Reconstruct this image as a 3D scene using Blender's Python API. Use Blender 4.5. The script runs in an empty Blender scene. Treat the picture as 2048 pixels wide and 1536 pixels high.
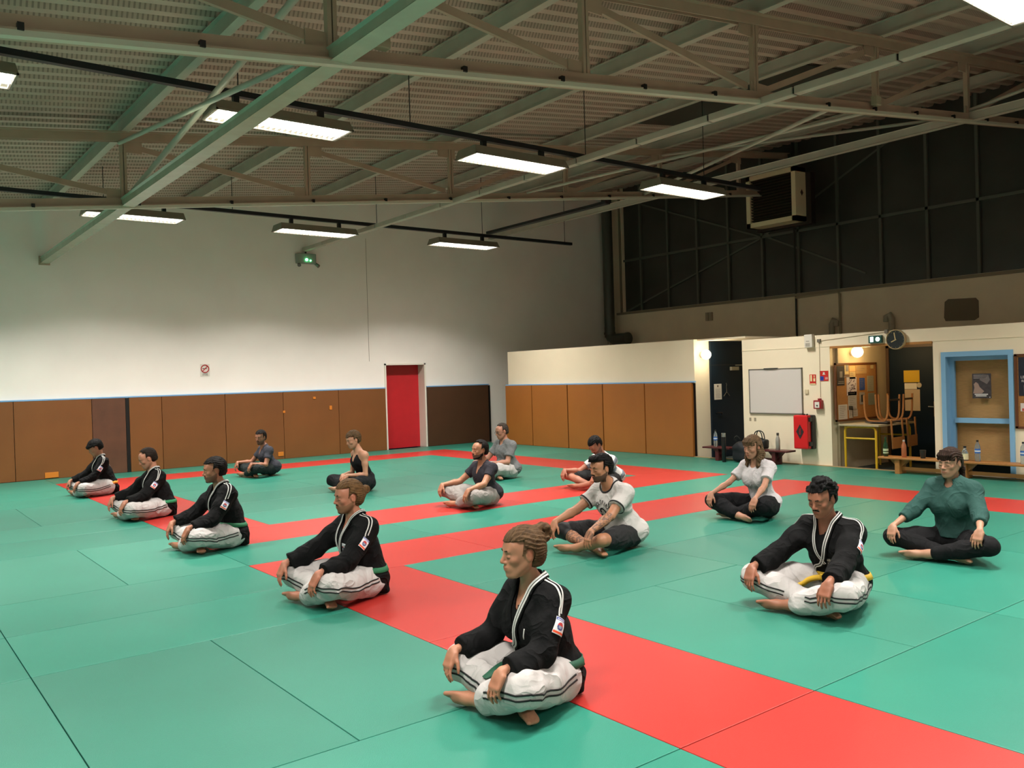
import bpy, bmesh, math, random
import numpy as np
from mathutils import Vector, Matrix, Euler
random.seed(7)
SC = bpy.context.scene
COL = SC.collection
PI = math.pi

# ------------------------------------------------------------------ camera, world, exposure
cam_d = bpy.data.cameras.new('camera')
cam = bpy.data.objects.new('camera', cam_d)
COL.objects.link(cam)
EYE = 1.592
_yaw, _pitch, _roll = [math.radians(a) for a in (37.79865, -0.45045, -1.68722)]
_f = Vector((math.cos(_pitch) * math.sin(_yaw), math.cos(_pitch) * math.cos(_yaw), math.sin(_pitch)))
_r = Vector((math.cos(_yaw), -math.sin(_yaw), 0))
_u = _r.cross(_f)
_r2 = math.cos(_roll) * _r + math.sin(_roll) * _u
_u2 = -math.sin(_roll) * _r + math.cos(_roll) * _u
cam.matrix_world = Matrix(((_r2.x, _u2.x, -_f.x, 0), (_r2.y, _u2.y, -_f.y, 0), (_r2.z, _u2.z, -_f.z, EYE), (0, 0, 0, 1)))
cam_d.sensor_width = 36
cam_d.lens = 1710.1 / 2048 * 36
cam_d.clip_start = 0.05
SC.camera = cam
w = bpy.data.worlds.new('night')
SC.world = w
w.use_nodes = True
w.node_tree.nodes['Background'].inputs[0].default_value = (0.02, 0.025, 0.04, 1)
w.node_tree.nodes['Background'].inputs[1].default_value = 0.2
SC.view_settings.view_transform = 'Standard'
SC.view_settings.look = 'None'
SC.view_settings.gamma = 1
SC.view_settings.use_curve_mapping = False
SC.view_settings.exposure = 0.0
SC.cycles.diffuse_bounces = 6
LAMP_W = 138.0        # watts of each fluorescent fixture
GLOBE_W = 14.0

# ------------------------------------------------------------------ materials
def hexc(h):
    h = h.lstrip('#')
    c = [int(h[i:i + 2], 16) / 255 for i in (0, 2, 4)]
    return tuple((v / 12.92 if v <= 0.04045 else ((v + 0.055) / 1.055) ** 2.4) for v in c) + (1,)
MATS = {}
def mat(name, col, rough=0.6, metal=0.0, noise=0.0, nscale=6.0, bump=0.0, bscale=60.0, spec=0.5, emit=None, estr=0.0,
        trans=0.0, sheen=0.0, sss=0.0, coat=0.0, alpha=1.0, stretch=None, varyobj=0.0, crease=0.0):
    if name in MATS: return MATS[name]
    m = bpy.data.materials.new(name); m.use_nodes = True
    nt = m.node_tree; b = nt.nodes['Principled BSDF']
    c = hexc(col) if isinstance(col, str) else tuple(col) + (1,)
    b.inputs['Base Color'].default_value = c
    b.inputs['Roughness'].default_value = rough
    b.inputs['Metallic'].default_value = metal
    b.inputs['Specular IOR Level'].default_value = spec
    b.inputs['Transmission Weight'].default_value = trans
    b.inputs['Alpha'].default_value = alpha
    if sheen: b.inputs['Sheen Weight'].default_value = sheen
    if coat: b.inputs['Coat Weight'].default_value = coat
    if sss:
        b.inputs['Subsurface Weight'].default_value = sss
        b.inputs['Subsurface Radius'].default_value = (1, 0.3, 0.15)
        b.inputs['Subsurface Scale'].default_value = 0.01
    if emit:
        b.inputs['Emission Color'].default_value = hexc(emit) if isinstance(emit, str) else tuple(emit) + (1,)
        b.inputs['Emission Strength'].default_value = estr
    if noise or bump or varyobj or crease:
        tc = nt.nodes.new('ShaderNodeTexCoord'); mp = nt.nodes.new('ShaderNodeMapping')
        nt.links.new(tc.outputs['Object'], mp.inputs[0])
        if stretch: mp.inputs['Scale'].default_value = stretch
    last = None
    if noise:
        n = nt.nodes.new('ShaderNodeTexNoise'); n.inputs['Scale'].default_value = nscale; n.inputs['Detail'].default_value = 6
        nt.links.new(mp.outputs[0], n.inputs['Vector'])
        r = nt.nodes.new('ShaderNodeMapRange')
        r.inputs['From Min'].default_value = 0.3; r.inputs['From Max'].default_value = 0.7
        r.inputs['To Min'].default_value = 1 - noise; r.inputs['To Max'].default_value = 1 + noise
        nt.links.new(n.outputs['Fac'], r.inputs['Value'])
        last = r.outputs[0]
    if varyobj:
        oi = nt.nodes.new('ShaderNodeObjectInfo'); r2 = nt.nodes.new('ShaderNodeMapRange')
        r2.inputs['To Min'].default_value = 1 - varyobj; r2.inputs['To Max'].default_value = 1 + varyobj
        nt.links.new(oi.outputs['Random'], r2.inputs['Value'])
        if last is None: last = r2.outputs[0]
        else:
            mm = nt.nodes.new('ShaderNodeMath'); mm.operation = 'MULTIPLY'
            nt.links.new(last, mm.inputs[0]); nt.links.new(r2.outputs[0], mm.inputs[1]); last = mm.outputs[0]
    if last is not None:
        v = nt.nodes.new('ShaderNodeVectorMath'); v.operation = 'SCALE'
        v.inputs[0].default_value = c[:3]
        nt.links.new(last, v.inputs['Scale']); nt.links.new(v.outputs[0], b.inputs['Base Color'])
    if bump:
        n2 = nt.nodes.new('ShaderNodeTexNoise'); n2.inputs['Scale'].default_value = bscale; n2.inputs['Detail'].default_value = 4
        nt.links.new(mp.outputs[0], n2.inputs['Vector'])
        bp = nt.nodes.new('ShaderNodeBump'); bp.inputs['Strength'].default_value = bump; bp.inputs['Distance'].default_value = 0.004
        nt.links.new(n2.outputs['Fac'], bp.inputs['Height']); nt.links.new(bp.outputs[0], b.inputs['Normal'])
    if crease:      # soft cloth creases: ridged noise at two sizes
        prev = b.inputs['Normal'].links[0].from_socket if b.inputs['Normal'].links else None
        for sc_, am in ((5.5, 1.0), (13.0, 0.35)):
            n3 = nt.nodes.new('ShaderNodeTexNoise'); n3.inputs['Scale'].default_value = sc_; n3.inputs['Detail'].default_value = 1.5; n3.inputs['Distortion'].default_value = 1.2
            nt.links.new(mp.outputs[0], n3.inputs['Vector'])
            q1 = nt.nodes.new('ShaderNodeMath'); q1.operation = 'SUBTRACT'; q1.inputs[1].default_value = 0.5; nt.links.new(n3.outputs['Fac'], q1.inputs[0])
            q2 = nt.nodes.new('ShaderNodeMath'); q2.operation = 'ABSOLUTE'; nt.links.new(q1.outputs[0], q2.inputs[0])
            q3 = nt.nodes.new('ShaderNodeMath'); q3.operation = 'POWER'; q3.inputs[1].default_value = 0.6; nt.links.new(q2.outputs[0], q3.inputs[0])
            bq = nt.nodes.new('ShaderNodeBump'); bq.inputs['Strength'].default_value = min(1, crease * am); bq.inputs['Distance'].default_value = 0.045 * am; bq.invert = True
            nt.links.new(q3.outputs[0], bq.inputs['Height'])
            if prev is not None: nt.links.new(prev, bq.inputs['Normal'])
            prev = bq.outputs[0]
        nt.links.new(prev, b.inputs['Normal'])
    MATS[name] = m
    return m

# ------------------------------------------------------------------ object helpers
def tag(o, label=None, cat=None, group=None, kind=None):
    if label: o['label'] = label
    if cat: o['category'] = cat
    if group: o['group'] = group
    if kind: o['kind'] = kind
    return o
def link(name, me, parent=None):
    o = bpy.data.objects.new(name, me); COL.objects.link(o)
    if parent is not None: o.parent = parent
    return o
def empty(name, loc, rz=0.0, label=None, cat=None, group=None):
    o = bpy.data.objects.new(name, None); COL.objects.link(o)
    o.location = loc; o.rotation_euler = (0, 0, rz)
    return tag(o, label, cat, group)
class MB:
    """collects shapes into one bmesh, then links them as ONE mesh object"""
    def __init__(s, off=(0, 0, 0)):
        s.bm = bmesh.new(); s.off = Vector(off)
    def box(s, x0, y0, z0, x1, y1, z1, bev=0.0):
        r = bmesh.ops.create_cube(s.bm, size=1.0)
        vs = r['verts']
        cx, cy, cz = (x0 + x1) / 2, (y0 + y1) / 2, (z0 + z1) / 2
        for v in vs:
            v.co = Vector((cx + v.co.x * abs(x1 - x0), cy + v.co.y * abs(y1 - y0), cz + v.co.z * abs(z1 - z0))) - s.off
        if bev:
            es = list({e for v in vs for e in v.link_edges})
            bmesh.ops.bevel(s.bm, geom=es, offset=bev, segments=2, affect='EDGES', profile=0.6)
        return s
    def bar(s, a, b, w_, h_, up=(0, 0, 1), bev=0.0):
        """rectangular bar from a to b, w_ across, h_ along 'up'"""
        a = Vector(a) - s.off; b = Vector(b) - s.off; d = (b - a); L = d.length; d.normalize()
        up = Vector(up)
        if abs(d.dot(up)) > 0.98: up = Vector((1, 0, 0))
        side = d.cross(up).normalized(); u = side.cross(d).normalized()
        r = bmesh.ops.create_cube(s.bm, size=1.0); m = (a + b) / 2
        for v in r['verts']:
            v.co = m + d * (v.co.x * L) + side * (v.co.y * w_) + u * (v.co.z * h_)
        if bev:
            es = list({e for v in r['verts'] for e in v.link_edges})
            bmesh.ops.bevel(s.bm, geom=es, offset=bev, segments=1, affect='EDGES')
        return s
    def cyl(s, a, b, r0, r1=None, seg=16, caps=True):
        a = Vector(a) - s.off; b = Vector(b) - s.off; r1 = r0 if r1 is None else r1
        d = b - a
        q = Vector((0, 0, 1)).rotation_difference(d.normalized()).to_matrix().to_4x4()
        M = Matrix.Translation((a + b) / 2) @ q
        bmesh.ops.create_cone(s.bm, cap_ends=caps, segments=seg, radius1=r0, radius2=r1, depth=d.length, matrix=M)
        return s
    def tube(s, pts, r, seg=10):
        pts = [Vector(p) - s.off for p in pts]
        rs = r if isinstance(r, (list, tuple)) else [r] * len(pts)
        rings = []; n = len(pts); prev = None
        for i, p in enumerate(pts):
            d = (pts[min(i + 1, n - 1)] - pts[max(i - 1, 0)]).normalized()
            if prev is None:
                a = d.orthogonal().normalized()
            else:
                a = (prev - d * prev.dot(d)).normalized()
            prev = a; b = d.cross(a)
            rings.append([s.bm.verts.new(p + (a * math.cos(2 * PI * k / seg) + b * math.sin(2 * PI * k / seg)) * rs[i]) for k in range(seg)])
        for i in range(n - 1):
            for k in range(seg):
                s.bm.faces.new((rings[i][k], rings[i][(k + 1) % seg], rings[i + 1][(k + 1) % seg], rings[i + 1][k]))
        s.bm.faces.new(rings[0][::-1]); s.bm.faces.new(rings[-1])
        return s
    def lathe(s, c, prof, seg=20, axis='z'):
        c = Vector(c) - s.off; rings = []
        for (r, z) in prof:
            ring = []
            for k in range(seg):
                a = 2 * PI * k / seg
                x, y = r * math.cos(a), r * math.sin(a)
                p = Vector((x, y, z)) if axis == 'z' else (Vector((-z, x, y)) if axis == 'x' else Vector((x, -z, y)))
                ring.append(s.bm.verts.new(c + p))
            rings.append(ring)
        for i in range(len(prof) - 1):
            for k in range(seg):
                s.bm.faces.new((rings[i][k], rings[i][(k + 1) % seg], rings[i + 1][(k + 1) % seg], rings[i + 1][k]))
        s.bm.faces.new(rings[0][::-1]); s.bm.faces.new(rings[-1])
        return s
    def sphere(s, c, r, seg=20, sc=(1, 1, 1)):
        M = Matrix.Translation(Vector(c) - s.off) @ Matrix.Diagonal((r * sc[0], r * sc[1], r * sc[2], 1))
        bmesh.ops.create_uvsphere(s.bm, u_segments=seg, v_segments=seg // 2, radius=1, matrix=M)
        return s
    def prism(s, poly, axis, a, b):
        """poly: 2-D outline; extruded along axis from a to b"""
        def P(u, v, t):
            return Vector({'x': (t, u, v), 'y': (u, t, v), 'z': (u, v, t)}[axis]) - s.off
        v0 = [s.bm.verts.new(P(u, v, a)) for u, v in poly]; v1 = [s.bm.verts.new(P(u, v, b)) for u, v in poly]
        n = len(poly)
        s.bm.faces.new(v0[::-1]); s.bm.faces.new(v1)
        for i in range(n): s.bm.faces.new((v0[i], v0[(i + 1) % n], v1[(i + 1) % n], v1[i]))
        return s
    def quad(s, *p):
        s.bm.faces.new([s.bm.verts.new(Vector(q) - s.off) for q in p]); return s
    def build(s, name, m, parent=None, smooth=None):
        bmesh.ops.recalc_face_normals(s.bm, faces=s.bm.faces)
        me = bpy.data.meshes.new(name); s.bm.to_mesh(me); s.bm.free()
        if m: me.materials.append(m)
        o = link(name, me, parent)
        if smooth:
            me.polygons.foreach_set('use_smooth', [True] * len(me.polygons))
            try: me.set_sharp_from_angle(angle=math.radians(smooth))
            except Exception: pass
        return o
def structure(o, label=None):
    o['kind'] = 'structure'
    if label: o['label'] = label
    return o
def one(name, mb, m, label, cat, group=None, smooth=None, loc=None):
    o = mb.build(name, m, None, smooth); o.location = mb.off
    return tag(o, label, cat, group)
def copy_tree(o, parent=None):
    c = o.copy(); COL.objects.link(c)
    if parent is not None: c.parent = parent
    for ch in [x for x in bpy.data.objects if x.parent == o]: copy_tree(ch, c)
    return c

black = mat('black_plastic', '#0C0C0D', 0.45)

def spline(pts, n):
    pts = np.array(pts, float); m = len(pts)
    P = np.vstack((2 * pts[0] - pts[1], pts, 2 * pts[-1] - pts[-2])); out = []
    for t in np.linspace(0, m - 1 - 1e-6, n):
        i = int(t); u = t - i; a, b, c, d = P[i:i + 4]
        out.append(.5 * ((2 * b) + (-a + c) * u + (2 * a - 5 * b + 4 * c - d) * u * u + (-a + 3 * b - 3 * c + d) * u ** 3))
    return np.array(out)
# ------------------------------------------------------------------ light of the fixtures (rows of hanging fluorescents)
YW, XP, XH = 17.4, 12.51, 17.2
ROWS = (14.53, 8.64, 2.75, -3.1)
FIX_X = (-3.46, -0.26, 2.94, 6.08, 9.37)
FIX_Z = 4.33

# ------------------------------------------------------------------ room shell
wallm = mat('wall_paint', '#F3EFE8', 0.75, noise=0.03, nscale=1.2, bump=0.15, bscale=90)
highm = mat('high_wall_paint', '#EFDCC0', 0.85, noise=0.06, nscale=1.4)
creamm = mat('cream_paint', '#EADCC0', 0.7, noise=0.02, nscale=2)
steel = mat('painted_steel', '#B2AC9E', 0.45, noise=0.08, nscale=3)
steelb = mat('painted_steel_taupe', '#AE9884', 0.5, noise=0.08, nscale=3)
black = mat('black_plastic', '#0C0C0D', 0.45)
railm = mat('dark_rail_metal', '#23262A', 0.4, metal=0.3)
white = mat('white_paint', '#E8E4DA', 0.5)
bluem = mat('pale_blue_paint', '#7FB0DC', 0.4)
navy = mat('dark_blue_door_paint', '#0A1B28', 0.5, spec=0.2, noise=0.1, nscale=2)
redm = mat('red_plastic', '#C8181C', 0.35)
chrome = mat('brushed_metal', '#B8B6B0', 0.3, metal=0.9)
woodm = mat('light_wood', '#B07A3E', 0.5, noise=0.15, nscale=5, stretch=(1, 1, 12))

structure(one('floor', MB().box(-6, -6, -0.16, XH, YW + .4, -0.06), mat('concrete_floor', '#3A4440', 0.7, noise=0.1), 'dark grey-green floor beyond and under the mats', 'floor'))
# left wall with the red door recess
wl = MB()
wl.box(-6, YW, -0.06, 9.80, YW + 0.4, 7.2); wl.box(10.86, YW, -0.06, XH + .2, YW + 0.4, 7.2)
wl.box(9.80, YW, 1.955, 10.86, YW + 0.4, 7.2)
structure(one('wall_left', wl, wallm, 'tall white painted wall above the brown pads', 'wall'))
fr = MB()
for a in ((9.775, 9.805, 0, 1.985), (10.845, 10.885, 0, 1.985)): fr.box(a[0], YW - .025, a[2], a[1], YW + .28, a[3])
fr.box(9.775, YW - .025, 1.955, 10.885, YW + .28, 1.99)
d1 = empty('door_1', (10.3, YW + .3, 0), label='tall red door in a white frame between brown wall pads'); structure(d1)
fr.off = Vector((10.3, YW + .3, 0)); 
fr2 = MB((10.3, YW + .3, 0))
for a in ((9.775, 9.815, 0, 1.99), (10.845, 10.885, 0, 1.99)): fr2.box(a[0], YW - .025, a[2], a[1], YW + .3, a[3])
fr2.box(9.775, YW - .025, 1.955, 10.885, YW + .3, 1.99)
fr2.build('door_frame', mat('door_frame_white', '#E6E1D4', 0.5), d1)
MB((10.3, YW + .3, 0)).box(9.815, YW + .26, 0, 10.845, YW + .30, 1.955).build('door_leaf', mat('red_door_paint', '#C2202A', 0.45, noise=0.04), d1)
# other walls
structure(one('wall_back', MB().box(XH, -6, -0.06, XH + .3, YW, 3.32).box(XH, 16.98, 3.32, XH + .3, YW, 7.2).box(XH, -6, 6.9, XH + .3, YW, 7.4), highm, 'taupe upper wall below the dark glazing', 'wall'))
structure(one('wall_right', MB().box(-6, -6.3, -0.06, XH, -6, 7.2), wallm, 'side wall behind the camera', 'wall'))
structure(one('wall_front', MB().box(-6.3, -6.3, -0.06, -6, YW + .4, 7.2), wallm, 'side wall left of the camera', 'wall'))

# corrugated roof deck, ribs running with the slope
SLOPE = 0.118
def chord_z(x): return 3.97 + (x - 2.86) * SLOPE        # bottom chord centre
def deck_z(x): return chord_z(x) + 1.10
bm = MB(); pitch = 0.25
prof = []
y = -6.2
while y < YW + 0.2:
    prof += [(y, 0.0), (y + .10, 0.0), (y + .135, .055), (y + .215, .055)]
    y += pitch
vs0 = []; vs1 = []
for (yy, dz) in prof:
    vs0.append(bm.bm.verts.new((-6.2, yy, deck_z(-6.2) + dz))); vs1.append(bm.bm.verts.new((XH + .2, yy, deck_z(XH + .2) + dz)))
for i in range(len(prof) - 1): bm.bm.faces.new((vs0[i], vs0[i + 1], vs1[i + 1], vs1[i]))
dm = mat('corrugated_deck', '#B8A496', 0.5, metal=0.0, noise=0.06, nscale=2)
nt = dm.node_tree
# perforations in the webs of the ribs: fine dark dots
tc = nt.nodes.new('ShaderNodeTexCoord'); sp = nt.nodes.new('ShaderNodeSeparateXYZ'); nt.links.new(tc.outputs['Object'], sp.inputs[0])
def mth(op, a, b=None):
    n = nt.nodes.new('ShaderNodeMath'); n.operation = op
    for i, q in enumerate((a, b)):
        if q is None: continue
        if isinstance(q, (int, float)): n.inputs[i].default_value = q
        else: nt.links.new(q, n.inputs[i])
    return n.outputs[0]
fx = mth('FRACT', mth('MULTIPLY', sp.outputs['X'], 1 / 0.045)); 
gn = nt.nodes.new('ShaderNodeNewGeometry'); s2 = nt.nodes.new('ShaderNodeSeparateXYZ'); nt.links.new(gn.outputs['True Normal'], s2.inputs[0])
web = mth('GREATER_THAN', mth('ABSOLUTE', s2.outputs['Y']), 0.5)
hole = mth('MULTIPLY', web, mth('GREATER_THAN', fx, 0.62))
b = nt.nodes['Principled BSDF']; src = b.inputs['Base Color'].links[0].from_socket
mx = nt.nodes.new('ShaderNodeMix'); mx.data_type = 'RGBA'; mx.inputs['B'].default_value = hexc('#1C1B17')
nt.links.new(mth('MULTIPLY', hole, 0.45), mx.inputs['Factor']); nt.links.new(src, mx.inputs['A']); nt.links.new(mx.outputs['Result'], b.inputs['Base Color'])
me = bpy.data.meshes.new('ceiling'); bm.bm.to_mesh(me); bm.bm.free(); me.materials.append(dm)
structure(link('ceiling', me), 'corrugated metal roof deck with perforated ribs'); bpy.data.objects['ceiling']['category'] = 'ceiling'
# weatherproof layer on top so no light leaks
MBt = MB(); a, b_ = deck_z(-6.4) + .12, deck_z(XH + .4) + .12
MBt.prism([(-6.4, a), (XH + .4, b_), (XH + .4, b_ + .1), (-6.4, a + .1)], 'y', -6.4, YW + .4)
structure(one('trim_1', MBt, black, 'roof covering above the deck', 'roof'))

# high glazing, dark night panes
win = empty('window_1', (XH, 5, 3.32), label='dark night glazing with thin mullions high on the back wall'); structure(win)
glass = mat('dark_glass', '#3A3833', 0.35, spec=0.5, noise=0.3, nscale=0.8)
MB((XH, 5, 3.32)).box(XH + .1, -6, 3.32, XH + .12, 17.0, 6.9).build('window_pane', glass, win)
mf = MB((XH, 5, 3.32)); yy = 16.33
while yy > -6:
    mf.box(XH + .04, yy - .028, 3.32, XH + .1, yy + .028, 6.9); yy -= 0.985
mf.box(XH + .04, -6, 4.72, XH + .1, 17.0, 4.78)
mf.bar((XH + .08, 16.9, 3.35), (XH + .08, 8.8 + 3.4, 5.0 - .2), .03, .04); mf.bar((XH + .09, 12.3, 4.75), (XH + .09, 9.8, 3.6), .03, .04)
mf.bar((XH + .08, 12.4, 4.75), (XH + .08, 16.5, 6.3), .03, .04); mf.bar((XH + .09, 12.4, 4.75), (XH + .09, 9.0, 6.4), .03, .04)
mf.build('window_frame', mat('mullion_grey', '#5C5D54', 0.6), win)
sill = MB((XH, 5, 3.32)).box(XH - .06, -6, 3.25, XH + .02, 17.2, 3.31).box(XH - .04, 17.0, 3.25, XH + .06, 17.06, 6.9)
sill.build('window_sill', mat('sill_taupe', '#8A7C66', 0.6), win)

# lower block of changing rooms ------------------------------------------------
pw = MB()
pw.box(XP, 10.55, -.06, XP + .16, 16.27, 2.2); pw.box(XP + .16, 16.11, -.06, XH, 16.27, 2.2)
structure(one('wall_partition', pw, creamm, 'low cream partition wall above the padded panels', 'wall'))
structure(one('wall_alcove', MB().box(XP + .16, 10.55, -.06, 13.95, 10.7, 2.2).box(13.95, 9.3, -.06, 14.1, 10.7, 2.2), creamm, 'cream return wall carrying a round wall lamp', 'wall'))
pr = MB()
pr.box(XP, 7.75, -.06, XP + .15, 9.46, 2.13); pr.box(XP, 5.97, -.06, XP + .15, 6.09, 2.13)
pr.box(XP, 6.09, 1.94, XP + .15, 7.75, 2.13); pr.box(XP, 5.0, 1.77, XP + .15, 5.97, 2.13); pr.box(XP, -6, -.06, XP + .15, 5.0, 2.13)
pr.box(XP - .006, -6, 1.934, XP, 9.46, 1.946)
structure(one('wall_changing_rooms', pr, creamm, 'cream wall with whiteboard, noticeboards and doorway', 'wall'))
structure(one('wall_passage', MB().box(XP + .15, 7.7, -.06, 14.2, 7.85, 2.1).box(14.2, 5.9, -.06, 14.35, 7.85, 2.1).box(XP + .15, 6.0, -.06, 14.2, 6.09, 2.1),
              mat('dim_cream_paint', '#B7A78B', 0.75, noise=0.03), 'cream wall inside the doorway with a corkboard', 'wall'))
structure(one('trim_2', MB().box(XP + .15, -6, 2.1, XH, 9.46, 2.13).box(XP + .1, 9.46, 2.17, XH, 16.27, 2.2), creamm, 'flat roof of the changing rooms', 'trim'))
structure(one('trim_3', MB().box(12.46, -6, -.05, XP, 16.25, 0.012), mat('strip_wood', '#A58A62', 0.6, noise=.1), 'thin wooden strip edging the mats', 'trim'))
structure(one('trim_4', MB().box(XP - .01, 6.1, 1.905, XP + .15, 7.74, 1.94), woodm, 'wooden header under the doorway lintel', 'trim'))
railb = MB().box(-6, YW - .055, 1.42, 9.77, YW, 1.445).box(10.89, YW - .055, 1.42, 12.72, YW, 1.445).box(XP - .06, 10.52, 1.395, XP, 16.3, 1.42)
structure(one('trim_5', railb, bluem, 'pale blue rail along the top of the pads', 'trim'))

# ------------------------------------------------------------------ wall pads
padm = mat('tan_vinyl_pad', '#784A22', 0.5, noise=0.08, nscale=1.5, bump=0.3, bscale=120, varyobj=0.1)
padp = mat('tan_vinyl_pad_bright', '#A06228', 0.48, noise=0.06, nscale=1.5, bump=0.3, bscale=120, varyobj=0.05)
padd = mat('worn_brown_pad', '#5E3B28', 0.6, noise=0.16, nscale=4)
orange = mat('orange_foam', '#D07A1E', 0.7)
xs = [-6.0, -4.0, -2.7, -1.4, -0.1, 1.05, 2.29, 3.56, 4.15, 4.81, 6.05, 7.29, 8.58, 9.77]
names = {3: 'worn reddish brown wall pad beside the dark gap'}
for i in range(len(xs) - 1):
    x0, x1 = xs[i] + .004, xs[i + 1] - .004
    m = padd if i == 7 else padm
    if i == 8: x0 = 4.215
    lab = {5: 'tan wall pad at the far left edge of the photo, partly cut by the frame', 6: 'wide tan wall pad behind the boy with the orange belt',
           7: 'worn reddish brown wall pad left of the dark gap', 8: 'narrow tan wall pad just right of the dark gap',
           9: 'tan wall pad behind the green-belted man nearest the wall', 10: 'tan wall pad left of the man in dark grey t-shirt and black trousers',
           11: 'tan wall pad bearing a small orange square by its upper left edge', 12: 'tan wall pad directly left of the red door'}.get(i, 'tan vinyl wall pad continuing beyond the left edge of the photo')
    p = one('wall_pad', MB((x0, YW - .05, 0)).box(x0, YW - .05, 0.0, x1, YW - .002, 1.418, bev=.008), m, lab, 'wall pad', 'tan pads along the white wall')
for (x0, x1, z0, z1, lab, pad) in ((2.73, 2.98, .015, .12, 1, 0), (5.93, 6.04, .86, .95, 0, 0)): pass
one('wall_pad', MB((10.9, YW - .05, 0)).box(10.9, YW - .05, 0, 12.70, YW - .002, 1.418, bev=.008), mat('dark_brown_pad', '#4A2E1A', 0.55, noise=.08, nscale=2),
    'dark brown wall pad right of the red door', 'wall pad', 'tan pads along the white wall')
for (px_, z, s_, lab) in ((2.86, .07, (.22, .10), 'orange foam block at the foot of the wall behind the boy'), (7.30, 1.0, (.05, .05), 'small orange square stuck on a pad edge'),
                          (8.0, 1.27, (.06, .05), 'small orange tab stuck near the top of a pad'), (8.38, 1.04, (.06, .09), 'orange tag stuck below the rail left of the red door'),
                          (7.2, .11, (.12, .09), 'round orange patch low on the wall beside the man in dark grey')):
    one('foam_patch', MB((px_, YW - .056, z)).box(px_ - s_[0] / 2, YW - .062, z - s_[1] / 2, px_ + s_[0] / 2, YW - .05, z + s_[1] / 2, bev=.004), orange, lab, 'foam patch', 'orange bits stuck on the wall pads')
one('dark_post', MB((4.18, YW - .04, 0)).box(4.152, YW - .045, 0, 4.212, YW - .002, 1.41), black, 'black strip in the gap between two tan wall pads', 'gap strip')
one('dark_post', MB((12.73, YW - .04, 0)).box(12.705, YW - .06, 0, 12.745, YW - .002, 1.41), black, 'black edge strip at the end of the dark brown pad', 'gap strip')
ys = [16.31, 15.31, 14.07, 12.96, 11.77, 10.56]
labs = ['first tan panel of the partition, next to the grey corner', 'second tan partition panel counted from the grey corner', 'middle tan panel of the partition',
        'tan partition panel left of the last one', 'last tan partition panel, nearest the round wall lamp']
for i in range(5):
    y1, y0 = ys[i] - .012, ys[i + 1] + .012
    one('partition_pad', MB((XP - .06, y0, 0)).box(XP - .075, y0, 0.0, XP - .012, y1, 1.39, bev=.01), padp, labs[i], 'wall pad', 'tan padded panels on the partition')
structure(one('trim_6', MB((XP - .01, 13, 0)).box(XP - .011, 10.53, 0.014, XP - .0005, 16.27, 1.38), black, 'black backing showing between the partition panels', 'backing board'))

# ------------------------------------------------------------------ tatami mats, one object each
U, GX, GY = 0.992, 2.74, 6.41
green = mat('green_mat_vinyl', (0.024, 0.196, 0.138), 0.36, noise=0.05, nscale=1.5, bump=0.25, bscale=220, spec=0.38, varyobj=0.09)  # tone spread between mats stands in for sheen, put into the colour
green2 = mat('green_mat_vinyl_cross', (0.028, 0.182, 0.128), 0.42, noise=0.05, nscale=1.5, bump=0.35, bscale=220, spec=0.35, varyobj=0.09)  # mats laid the other way: sheen difference painted as a darker colour
redmat = mat('red_mat_vinyl', (0.39, 0.026, 0.020), 0.38, noise=0.04, nscale=1.5, bump=0.25, bscale=220, spec=0.4, varyobj=0.03)
def mat_mesh(nx, ny, m):
    b = MB(); g = .0025
    b.box(g, g, -.04, nx * U - g, ny * U - g, 0, bev=.004)
    me = bpy.data.meshes.new('judo_mat'); b.bm.to_mesh(me); b.bm.free(); me.materials.append(m); return me
MM = {}
def lay(i, j, nx, ny, colr):
    m = redmat if colr == 'r' else (green if nx > ny else green2)
    key = (round(nx, 2), round(ny, 2), m.name)
    if key not in MM: MM[key] = mat_mesh(nx, ny, m)
    o = link('judo_mat', MM[key]); o.location = (GX + i * U, GY + j * U, 0)
    s = 'red' if colr == 'r' else 'green'
    if colr == 'r':
        if i == 0: lab = 'red mat in the long band running under the row of people in black jackets'
        elif j == 9: lab = 'red mat in the far band running along the padded white wall'
        elif i == 7 or nx < ny: lab = 'red mat in the band parallel to the cream partition'
        elif j == 2: lab = 'red mat in the cross band nearer the white wall'
        elif j == 0: lab = 'red mat in the cross band nearer the camera'
        else: lab = 'red mat in the band behind the camera'
    else:
        if i < 0: lab = 'green mat of the field left of the long red band'
        elif i + nx > 8.01: lab = 'green mat in the margin between the red band and the cream partition'
        elif j >= 10: lab = 'green mat in the margin at the foot of the padded white wall'
        elif j == 1: lab = 'green mat in the strip between the two red cross bands'
        elif j > 2: lab = 'green mat inside the far red-edged square'
        elif j >= -6: lab = 'green mat inside the near red-edged square'
        else: lab = 'green mat beyond the near square'
    tag(o, lab, 'judo mat', lab.replace(' mat ', ' mats ', 1))
# far square ring, near square ring
for (jj, seg) in ((9, 4), (2, 4), (0, 4), (-7, 4)):
    for k in range(seg): lay(2 * k, jj, 2, 1, 'r')
for i in (0, 7):
    for j in (3, 5, 7): lay(i, j, 1, 2, 'r')
    for j in (-2, -4, -6): lay(i, j, 1, 2, 'r')
for i in (0, 2, 4, 6): lay(i, 1, 2, 1, 'g')
# inside of the far square
for (i, j, a, b_) in ((1, 3, 2, 1), (3, 3, 2, 1), (5, 3, 2, 1), (1, 4, 2, 1), (3, 4, 1, 2), (4, 4, 1, 2), (5, 4, 2, 1), (1, 5, 2, 1), (5, 5, 2, 1), (1, 6, 2, 1), (3, 6, 2, 1), (5, 6, 1, 2), (6, 6, 1, 2),
                      (1, 7, 2, 1), (3, 7, 2, 1), (1, 8, 2, 1), (3, 8, 2, 1), (5, 8, 2, 1)): lay(i, j, a, b_, 'g')
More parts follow.
